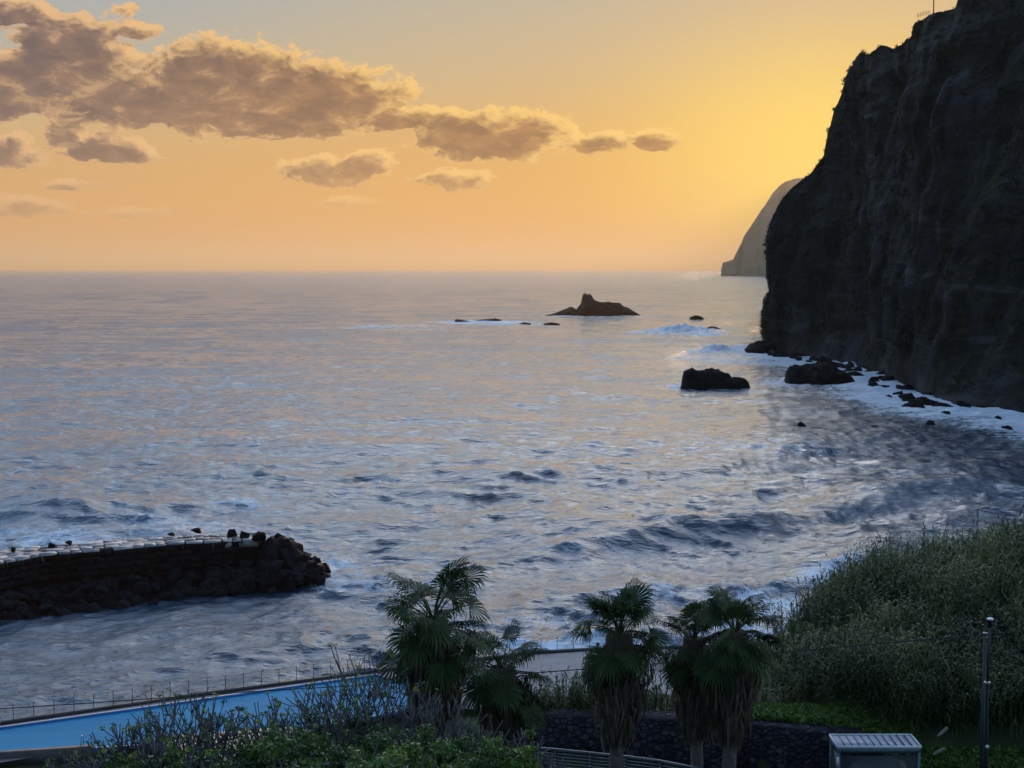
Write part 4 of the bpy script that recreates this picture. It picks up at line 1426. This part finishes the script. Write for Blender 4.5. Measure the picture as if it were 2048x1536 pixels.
# ------------------------------------------------------------------ plants
def fan_frond(pitch, Lp, Rb, seed, dead=False):
    """one costapalmate fan leaf, growing along +X at the given pitch"""
    r = np.random.default_rng(seed)
    mb = MB()
    pts, d_ = [Vector((0.05, 0, 0))], pitch + 0.22
    for k in range(5):
        pts.append(pts[-1] + Vector((math.cos(d_), 0, math.sin(d_))) * Lp / 5)
        d_ -= 0.10 + 0.08 * math.cos(pitch)
    mb.tube(pts, [0.035, 0.03, 0.026, 0.022, 0.02, 0.016], 4, tint=0.75)
    E = pts[-1]
    d = Vector((math.cos(d_), 0, math.sin(d_)))
    roll = r.uniform(-0.7, 0.7)
    s = Vector((0, 1, 0)); nrm = d.cross(s)
    s = s * math.cos(roll) + nrm * math.sin(roll)
    nrm = d.cross(s)
    nseg = 30
    dphi = math.radians(236) / nseg
    for k in range(nseg):
        phi = -math.radians(118) + (k + 0.5) * dphi
        u = d * math.cos(phi) + s * math.sin(phi)
        w = nrm.cross(u).normalized()
        L = Rb * (0.80 + 0.20 * math.cos(phi)) * r.uniform(0.9, 1.08)
        dr = r.uniform(0.06, 0.22) if not dead else r.uniform(0.3, 0.5)
        fold = nrm * (0.02 * (-1) ** k)
        c0 = E + u * 0.03
        c1 = E + u * L * 0.6 + fold + Vector((0, 0, -0.02))
        c2 = E + u * L * 0.78 + Vector((0, 0, -dr * 0.35))
        c3 = E + u * L * 0.93 + Vector((0, 0, -dr)) - u * dr * 0.1
        c4 = c3 + Vector((0, 0, -dr * r.uniform(0.5, 1.4))) - u * dr * 0.2
        w1 = L * 0.6 * math.tan(dphi / 2) * 1.04
        V = [c0 - w * 0.004, c0 + w * 0.004, c1 - w * w1, c1 + w * w1, c2 - w * w1 * 0.72, c2 + w * w1 * 0.72, c3 - w * w1 * 0.34, c3 + w * w1 * 0.34, c4]
        mb.add([tuple(v) for v in V], q=[(0, 1, 3, 2), (2, 3, 5, 4), (4, 5, 7, 6)], t=[(6, 7, 8)], c=np.clip(0.45 + 0.2 * r.normal() + np.array([0, 0, 0, 0, .05, .05, .15, .15, .25]), 0, 1))
    return mb


FROND_ME = {}
PITCHES = [1.25, 0.95, 0.65, 0.35, 0.05, -0.3, -0.65, -1.0]


def palm(px, py, Y, label, scale, n_up, n_down, skirt, lean=0.0, seed=0, ylow=13.5, dense=1.0):
    c = P(px, py, Y=Y)
    r = random.Random(seed)
    base = Vector((c.x - lean, c.y, ylow))
    root = empty('palm_tree', base)
    tag(root, label, 'palm tree', 'fan palms along the promenade')
    top = c - base
    mb = MB()
    npt = 7
    pts = [Vector((lean * (k / (npt - 1)) ** 1.5, 0, top.z * k / (npt - 1))) for k in range(npt)]
    mb.tube(pts, [0.34 * scale] + [0.27 * scale - 0.015 * k for k in range(npt - 1)], 14)
    mb.build('trunk', M['bark'], root, smooth=True)
    # crown of fan leaves, each a part
    for k in range(n_up + n_down):
        up = k < n_up
        pi = r.choice([0, 0, 1, 1, 2, 2, 3]) if up else r.choice([3, 4, 4, 5, 5, 6, 7])
        var = r.randrange(3)
        key = (pi, var)
        if key not in FROND_ME:
            o = fan_frond(PITCHES[pi], [1.15, 0.95, 1.3][var], [0.88, 0.95, 0.8][var], 900 + pi * 7 + var).build('frond', M['palm_green'], root)
            FROND_ME[key] = o.data
        else:
            o = bpy.data.objects.new('frond', FROND_ME[key]); COL.objects.link(o); o.parent = root
        o.location = top + Vector((0, 0, r.uniform(-0.35, 0.25) - (0 if up else 0.25)))
        ga = k * 2.399 + r.uniform(-0.3, 0.3)
        o.rotation_euler = (r.uniform(-0.08, 0.08), r.uniform(-0.1, 0.1), ga)
        s_ = scale * r.uniform(0.85, 1.12)
        o.scale = (s_, s_, s_)
    # skirt of dead leaves hanging round the trunk
    rg = np.random.default_rng(seed)
    H, R0, R1 = skirt
    n = int(1500 * dense)
    t = rg.uniform(0, 1, n) ** 0.85
    a = rg.uniform(0, 6.283, n)
    Rr = (R0 * (1 - t) ** 0.8 + R1 * t) * rg.uniform(0.55, 1.05, n) * (1 + 0.2 * np.sin(a * 3 + seed))
    z = top.z - 0.35 - t * H
    ax_ = lean * np.clip(z / top.z, 0, 1) ** 1.5
    p0 = np.stack([ax_ + Rr * np.cos(a), Rr * np.sin(a), z], -1)
    L = rg.uniform(0.35, 0.95, n)
    dn = np.stack([np.cos(a) * -0.22, np.sin(a) * -0.22, -np.ones(n)], -1) + rg.normal(0, 0.16, (n, 3))
    dn /= np.linalg.norm(dn, axis=1)[:, None]
    sd = np.stack([-np.sin(a), np.cos(a), a * 0], -1) + rg.normal(0, 0.35, (n, 3))
    sd /= np.linalg.norm(sd, axis=1)[:, None]
    w = rg.uniform(0.02, 0.07, n)[:, None]
    p1 = p0 + dn * L[:, None] * 0.5 + np.stack([np.cos(a), np.sin(a), a * 0], -1) * 0.05
    p2 = p0 + dn * L[:, None]
    V = np.stack([p0 - sd * w, p0 + sd * w, p1 + sd * w * 0.9, p1 - sd * w * 0.9, p2 + sd * w * 0.2, p2 - sd * w * 0.2], 1).reshape(-1, 3)
    b_ = np.arange(n)[:, None] * 6
    Q = np.concatenate([b_ + np.array([[0, 1, 2, 3]]), b_ + np.array([[3, 2, 4, 5]])])
    mb = MB(); mb.add(V, q=Q, c=np.repeat(np.clip(rg.uniform(0, 1, n) * (0.5 + 0.5 * t), 0, 1), 6))
    # matted leaf bases close to the trunk
    mb.tube([(lean * 0.9, 0, top.z + 0.1), (lean * 0.85, 0, top.z - H * 0.4), (lean * 0.7, 0, top.z - H * 0.95)], [0.45 * scale, R0 * 0.5, R1 * 0.7], 12, tint=0.1)
    mb.build('dead_frond_skirt', M['palm_dead'], root)
    return root


palm(866, 1246, 47.0, 'tallest fan palm with widely spread leaves, leftmost of the palms', 1.18, 18, 17, (3.0, 1.3, 0.55), 0.2, 1, 12.5, 1.3)
palm(1003, 1340, 49.5, 'shortest fan palm, leaning against the right side of the tallest one', 1.0, 15, 16, (2.6, 1.15, 0.55), -0.3, 2, 12.5)
palm(1240, 1272, 52.0, 'fan palm with a bushy brown leaf skirt, standing alone in the middle of the row', 1.08, 21, 14, (3.3, 1.25, 0.45), 0.15, 3, 13.4, 1.2)
palm(1388, 1282, 54.5, 'fan palm half hidden behind the left side of the rightmost palm', 0.98, 17, 11, (3.2, 1.05, 0.4), -0.2, 4, 13.4)
palm(1470, 1268, 53.0, 'rightmost fan palm with the roundest crown, beside the reed slope', 1.08, 20, 15, (3.5, 1.25, 0.45), 0.2, 5, 13.4, 1.2)


# reeds ---------------------------------------------------------------------
def reeds(mb, base, height, rng, leaves=13, tint=None, lean=0.12, lw=0.035, ll=0.6, sw=0.016):
    base = np.asarray(base); n = len(base)
    la = rng.uniform(0, 6.283, n); lm = np.abs(rng.normal(0, lean, n))
    ld = np.stack([np.cos(la) * lm, np.sin(la) * lm, np.ones(n)], -1)
    bend = np.stack([np.cos(la), np.sin(la), 0 * la], -1) * (0.12 * rng.uniform(0, 1, n))[:, None]
    def pt(t):
        return base + ld * (height * t)[:, None] + bend * (height * t * t)[:, None]
    tn_ = rng.uniform(0, 1, n) if tint is None else tint
    fa = rng.uniform(0, 3.14, n); sdv = np.stack([np.cos(fa), np.sin(fa), 0 * fa], -1)
    ks = [0, 0.35, 0.7, 1.0]
    V = []
    for t in ks:
        c = pt(np.full(n, t)); w = sw * (1 - 0.75 * t)
        V += [c - sdv * w, c + sdv * w]
    V = np.stack(V, 1).reshape(-1, 3); b_ = np.arange(n)[:, None] * 8
    Q = np.concatenate([b_ + np.array([[2 * k, 2 * k + 1, 2 * k + 3, 2 * k + 2]]) for k in range(3)])
    mb.add(V, q=Q, c=np.repeat(np.clip(tn_ + 0.15, 0, 1), 8))
    for k in range(leaves):
        t = np.clip(0.25 + 0.77 * (k + rng.uniform(0, 1, n)) / leaves, 0, 1)
        c0 = pt(t)
        a = la + k * 3.14 + rng.normal(0, 0.6, n)
        L = ll * rng.uniform(0.6, 1.15, n) * (1.15 - 0.55 * t)
        out = np.stack([np.cos(a), np.sin(a), 0 * a], -1)
        el_ = rng.uniform(0.6, 1.25, n)[:, None]
        c1 = c0 + (out * np.cos(el_) + np.array([0, 0, 1.0]) * np.sin(el_)) * L[:, None] * 0.55
        e2 = el_ - rng.uniform(0.5, 1.5, n)[:, None]
        c2 = c1 + (out * np.cos(e2) + np.array([0, 0, 1.0]) * np.sin(e2)) * L[:, None] * 0.45
        s_ = np.stack([-np.sin(a), np.cos(a), 0 * a], -1)
        V = np.stack([c0 - s_ * lw * 0.5, c0 + s_ * lw * 0.5, c1 + s_ * lw, c1 - s_ * lw, c2 + s_ * 0.004, c2 - s_ * 0.004], 1).reshape(-1, 3)
        b_ = np.arange(n)[:, None] * 6
        mb.add(V, q=np.concatenate([b_ + np.array([[0, 1, 2, 3]]), b_ + np.array([[3, 2, 4, 5]])]), c=np.repeat(np.clip(tn_ + rng.normal(0, 0.05, n), 0, 1), 6))


rg = np.random.default_rng(77)
mb = MB()
N = 9000
x = rg.uniform(11.5, 44, N * 2); y = 58.6 + 27.4 * rg.uniform(0, 1, N * 2) ** 1.25
ok = (x > 11.5 + 0.0 * y)
# the left edge of the thicket follows the slope seen in the photograph
xl = np.interp(y, [59, 64, 70, 76, 84], [14.5, 13.2, 13.0, 15.2, 19.0])
ok &= x > xl + rg.normal(0, 0.5, len(x))
ok &= y > np.interp(x, [0, 14, 16, 20], [61.5, 60.2, 58.6, 58.0])
x, y = x[ok][:N], y[ok][:N]
z = gz(x, y)
cl = vnoise(np.stack([x / 1.6, y / 1.6, x * 0], -1), 3)
hh = (1.7 + 1.9 * cl) * rg.uniform(0.75, 1.15, len(x))
tt = np.clip(0.5 + 0.95 * fbm(np.stack([x / 3.2, y / 3.2, x * 0], -1), 3, 6) + rg.normal(0, 0.10, len(x)), 0, 1)
reeds(mb, np.stack([x, y, z - 0.1], -1), hh, rg, leaves=11, tint=tt, lw=0.045, ll=0.75)
# feathery heads on the skyline
N2 = 60
x = rg.uniform(13.6, 34, N2); y = rg.uniform(72, 78, N2)
reeds(mb, np.stack([x, y, gz(x, y)], -1), rg.uniform(3.4, 4.5, N2), rg, leaves=22, tint=rg.uniform(0, 0.4, N2), lw=0.03, ll=0.42, sw=0.02)
tag(mb.build('reeds', M['reed_leaf']), kind='stuff')
# reeds behind the wall, between and left of the palms
mb = MB()
N = 2200
x = rg.uniform(-1.5, 14, N); y = rg.uniform(62.2, 70, N)
hh = rg.uniform(1.0, 2.0, N) * (0.75 + 0.5 * vnoise(np.stack([x / 1.2, y / 1.2, x * 0], -1), 3))
reeds(mb, np.stack([x, y, gz(x, y) - 0.1], -1), hh, rg, leaves=11, tint=np.clip(rg.normal(0.4, 0.2, N), 0, 1), lw=0.04, ll=0.6)
tag(mb.build('reeds', M['reed_leaf']), kind='stuff')
# single reed clumps that stand out against the water
for (pa, pb, ybase, ytop, lab_, nn_, Yc) in [(1075, 1180, 1420, 1340, 'clump of tall reeds between the shortest palm and the middle palm', 46, 64.0),
                                            (1555, 1600, 1330, 1215, 'sparse reed stalks over the surf at the lower left end of the reed slope', 30, 71.0),
                                            (1595, 1660, 1275, 1170, 'group of dark reed stalks on the left shoulder of the reed slope', 40, 73.0),
                                            (1690, 1760, 1180, 1090, 'tuft of upright dark reeds above the reed slope skyline, half way up', 26, 75.0)]:
    a0 = P(pa, ybase, Y=Yc); a1 = P(pb, ybase, Y=Yc); hgt = P(pa, ytop, Y=Yc).z - a0.z
    mb = MB()
    x = rg.uniform(a0.x, a1.x, nn_); y = rg.uniform(Yc - 0.8, Yc + 0.8, nn_)
    org = Vector((a0.x, Yc, a0.z - 0.6))
    zb = np.minimum(a0.z - 0.3, 99) + 0 * x
    zg = gz(x, y)
    hh = (hgt + (a0.z - zg)) * rg.uniform(0.72, 1.02, nn_)
    reeds(mb, np.stack([x - org.x, y - org.y, zg - org.z], -1), hh, rg, leaves=20, tint=rg.uniform(0.0, 0.5, nn_), lean=0.08, lw=0.028, ll=0.42, sw=0.018)
    o = mb.build('reed_clump', M['reed_leaf']); o.location = org
    tag(o, lab_, 'reeds')

# grass on the wall head and at the right corner
mb = MB()
n = 5200
x = np.concatenate([rg.uniform(8.8, 17.2, n // 2), rg.uniform(16.2, 24, n // 2)])
y = np.concatenate([np.interp(x[:n // 2], [8, 17], [60.2, 58.2]) + rg.uniform(0, 2.2, n // 2), rg.uniform(54.5, 58, n // 2)])
z = gz(x, y)
leaf_cloud(mb, np.stack([x, y, z + 0.15], -1), np.full(n, 0.22), 6, 0.11, rg.uniform(0, 1, n))
tag(mb.build('grass', M['grass_blade']), kind='stuff')

for (px, py, ang, l_) in ((1877, 1471, 0.75, 'upper pale feathery plume leaning right, between shelter and lamp post'), (1868, 1508, 0.5, 'lower pale feathery plume beside the corner of the bus shelter')):
    p = P(px, py, Y=54.6)
    root = empty('pampas_plume', (p.x - 0.5, p.y, 14.2)); tag(root, l_, 'plume', 'pale plumes beside the shelter')
    top = p - Vector(root.location)
    mb = MB(); mb.tube([(0, 0, -0.7), (0.2, 0, top.z * 0.6), (top.x, 0, top.z)], [0.015, 0.012, 0.008], 5); mb.build('stem', M['reed_leaf'], root)
    mb = MB()
    d = Vector((math.cos(ang), 0, math.sin(ang)))
    leaf_cloud(mb, [tuple(top + d * (0.055 * k)) for k in range(9)], [0.03 + 0.03 * math.sin(k / 8 * 3.1) for k in range(9)], 26, 0.05, 0.5)
    mb.build('flower_head', M['plume'], root)


# bare forked shrubs -----------------------------------------------------------
def bare_shrub(px, py_top, Y, label, seed, leafy=0.25, spread=0.5, stems=5, grey=False, levels=5, group='bare forked shrubs before the pool'):
    r = random.Random(seed)
    top = P(px, py_top, Y=Y)
    zb = float(gz(top.x, Y))
    H = top.z - zb
    root = empty('bare_shrub', (top.x, Y, zb))
    tag(root, label, 'shrub', group)
    mb, tips = MB(), []

    def grow(p, d, L, rad, lev):
        q = p + d * L * 0.5 + Vector((r.uniform(-1, 1), r.uniform(-1, 1), 0)) * L * 0.06
        e = q + (d + Vector((0, 0, 0.16))).normalized() * L * 0.5
        mb.tube([p, q, e], [rad, rad * 0.92, rad * 0.86], 5, tint=0.5, cap=(lev == levels))
        if lev >= levels:
            tips.append(e)
            mb.tube([e, e + d * 0.03], [rad * 1.2, rad * 0.8], 5)
            return
        k = r.choice([2, 2, 3])
        a0 = r.uniform(0, 6.28)
        for i in range(k):
            a = a0 + i * 6.283 / k + r.uniform(-0.4, 0.4)
            side = d.cross(Vector((math.cos(a), math.sin(a), 0.2))).normalized()
            nd = (d + side * r.uniform(0.35, 0.7) + Vector((0, 0, 0.12))).normalized()
            if nd.z < 0.1:
                nd.z = 0.25; nd.normalize()
            grow(e, nd, L * r.uniform(0.68, 0.95), rad * 0.80, lev + 1)
    for s_ in range(stems):
        a = r.uniform(0, 6.28)
        d = Vector((math.cos(a) * spread, math.sin(a) * spread, 1)).normalized()
        grow(Vector((r.uniform(-.2, .2), r.uniform(-.2, .2), -0.05)), d, H * 0.27 * r.uniform(0.8, 1.1), 0.042, 1)
    zmax = max(t.z for t in tips)
    o = mb.build('branches', M['twig'], root)
    f = H / zmax
    o.scale = (min(f, 1.3), min(f, 1.3), f)
    cs = [t for t in tips if r.random() < leafy]
    if cs:
        lb = MB()
        leaf_cloud(lb, [tuple(t + Vector((0, 0, 0.03))) for t in cs], [0.10] * len(cs), 9, 0.055, [r.uniform(0.2, 1) for _ in cs])
        l2 = lb.build('leaves', M['shrub_leaf'], root)
        l2.scale = o.scale
    return root


where = [(150, 1492, 40, 'sparse bare twig poking up before the dark wall at the lower left'), (205, 1482, 40, 'thin bare twig shrub in front of the left end of the pool'),
         (262, 1440, 39, 'bare forked shrub with yellow green tips against the blue pool'), (305, 1425, 38, 'low tangled bare shrub left of the densest one'),
         (345, 1392, 40, 'upright bare shrub standing against the middle of the pool'), (378, 1376, 38, 'densest bare forked shrub, highest at the pool middle'),
         (425, 1395, 39, 'bare shrub with wide forks right of the densest one'), (462, 1440, 38, 'short bare shrub with pale steps showing behind it'),
         (508, 1425, 38, 'slender bare shrub left of the gap before the leafy bushes'), (535, 1400, 40, 'bare shrub with bright green tufts at the foot of the leafy bushes'),
         (590, 1418, 39, 'leafy tipped bare shrub over the left end of the leafy bushes'), (640, 1358, 40, 'tall bare shrub against the right half of the pool'),
         (672, 1372, 41, 'thin bare shrub between the two tallest bare ones'), (718, 1298, 43, 'tallest bare forked shrub, rising above the pool edge beside the big palm'),
         (762, 1330, 43, 'bare shrub just left of the big palm, crossing the end of the pool'), (240, 1505, 36, 'low twiggy shrub at the bottom edge, left part'),
         (330, 1480, 36, 'low twiggy shrub at the bottom edge below the densest bare shrub'), (420, 1485, 36, 'low twiggy shrub at the bottom edge before the pale steps')]
for i, (px, py, Y, l_) in enumerate(where):
    bare_shrub(px, py, Y, l_, 300 + i, leafy=[0.3, 0.45, 0.2, 0.55][i % 4], stems=2 if i < 2 else 3, levels=4 if i < 2 else 5, spread=0.2 if i < 2 else 0.32)
for i, (px, py, Y, l_) in enumerate([(860, 1390, 42, 'grey leafless shrub in front of the trunk of the tallest palm'), (925, 1395, 42, 'grey leafless shrub between the tallest and the shortest palm'),
                                     (985, 1430, 41, 'grey leafless shrub below the shortest palm'), (800, 1420, 41, 'grey leafless shrub left of the tallest palm trunk'), (1030, 1478, 40, 'low grey twiggy shrub at the right end of the leafy bushes')]):
    bare_shrub(px, py, Y, l_, 400 + i, leafy=0.1, stems=4, spread=0.45, group='grey twiggy shrubs under the palms')


# leafy green bushes -----------------------------------------------------------
def leafy(px, py, Y, R, label, seed, tint, group='leafy green bushes along the bottom'):
    rg_ = np.random.default_rng(seed)
    top = P(px, py - 22, Y=Y)
    zb = float(gz(top.x, Y))
    root = empty('leafy_shrub', (top.x, Y, zb)); tag(root, label, 'bush', group)
    H = top.z - zb
    mb = MB()
    for k in range(5):
        a = rg_.uniform(0, 6.28)
        mb.tube([(0, 0, -0.1), (math.cos(a) * R * 0.3, math.sin(a) * R * 0.3, H * 0.45), (math.cos(a) * R * 0.6, math.sin(a) * R * 0.6, H * 0.85)], [0.05, 0.035, 0.015], 5)
    mb.build('stems', M['twig'], root)
    nb = 26
    d = rg_.normal(size=(nb, 3)); d /= np.linalg.norm(d, axis=1)[:, None]
    f = rg_.uniform(0.35, 0.95, (nb, 1))
    c = d * f * np.array([R, R, H * 0.46]) + np.array([0, 0, H * 0.55])
    c[:, 2] = np.minimum(c[:, 2], H - 0.12)
    lb = MB()
    leaf_cloud(lb, c, rg_.uniform(0.22, 0.42, nb) * R * 1.1, 150, 0.075, np.clip(tint + rg_.normal(0, 0.16, nb), 0, 1), rng=rg_)
    lb.build('foliage', M['shrub_leaf'], root)


bl = [(735, 1400, 41, 1.3, .3, 'dark round topped bush below the bare shrub beside the big palm'), (650, 1452, 39, 1.2, .4, 'mid green bush under the two thin bare shrubs'), (580, 1458, 38, 1.1, .45, 'green bush beside the pale steps'),
      (520, 1490, 36, 1.1, .45, 'low green bush near the bottom edge, left of the group'), (610, 1500, 35, 1.2, .5, 'green bush at the bottom edge below the mid green one'), (700, 1478, 36, 1.2, .55, 'bright green bush at the bottom, left of centre group'),
      (790, 1462, 38, 1.2, .4, 'dull green bush below the tallest palm'), (800, 1500, 35, 1.1, .6, 'fresh green bush at the bottom below the tallest palm'), (870, 1478, 37, 1.1, .5, 'yellow green bush under the grey shrubs'),
      (900, 1508, 35, 1.0, .62, 'bright low bush at the bottom edge under the grey shrubs'), (960, 1490, 37, 1.0, .4, 'dark bush beneath the shortest palm'), (1000, 1508, 35, .8, .6, 'small bright bush at the right end of the bush row'),
      (1062, 1478, 38, .35, .8, 'single bright green tuft right of the bush row, before the stone wall'), (450, 1512, 35, 1.0, .4, 'low dark green bush at the bottom left of the row'), (350, 1518, 35, 1.0, .35, 'dark low bush at the bottom edge under the densest bare shrub'),
      (250, 1522, 35, .9, .3, 'dark low bush at the bottom edge, farthest left'), (740, 1520, 33.5, 1.1, .7, 'brightest green bush at the very bottom, centre left'), (1045, 1520, 35, .6, .7, 'yellow green bush at the bottom edge by the slatted fence')]
for i, (px, py, Y, R, tn_, l_) in enumerate(bl):
    leafy(px, py, Y, R, l_, 500 + i, tn_)

# ------------------------------------------------------------------ evening haze
HAZE = 0.000052
hm = bpy.data.materials.new('haze_air')
hm.use_nodes = True
nt = NT(hm.node_tree)
nt.n.remove(nt.n['Principled BSDF'])
pv = nt.n.new('ShaderNodeVolumePrincipled')
pv.inputs['Color'].default_value = (0.56, 0.45, 0.29, 1)
pv.inputs['Density'].default_value = HAZE
pv.inputs['Anisotropy'].default_value = 0.35
nt.l.new(pv.outputs[0], nt.n['Material Output'].inputs['Volume'])
mb = MB()
mb.box((0, 0, 305), (200000, 200000, 640))
tag(mb.build('haze', hm), kind='stuff')
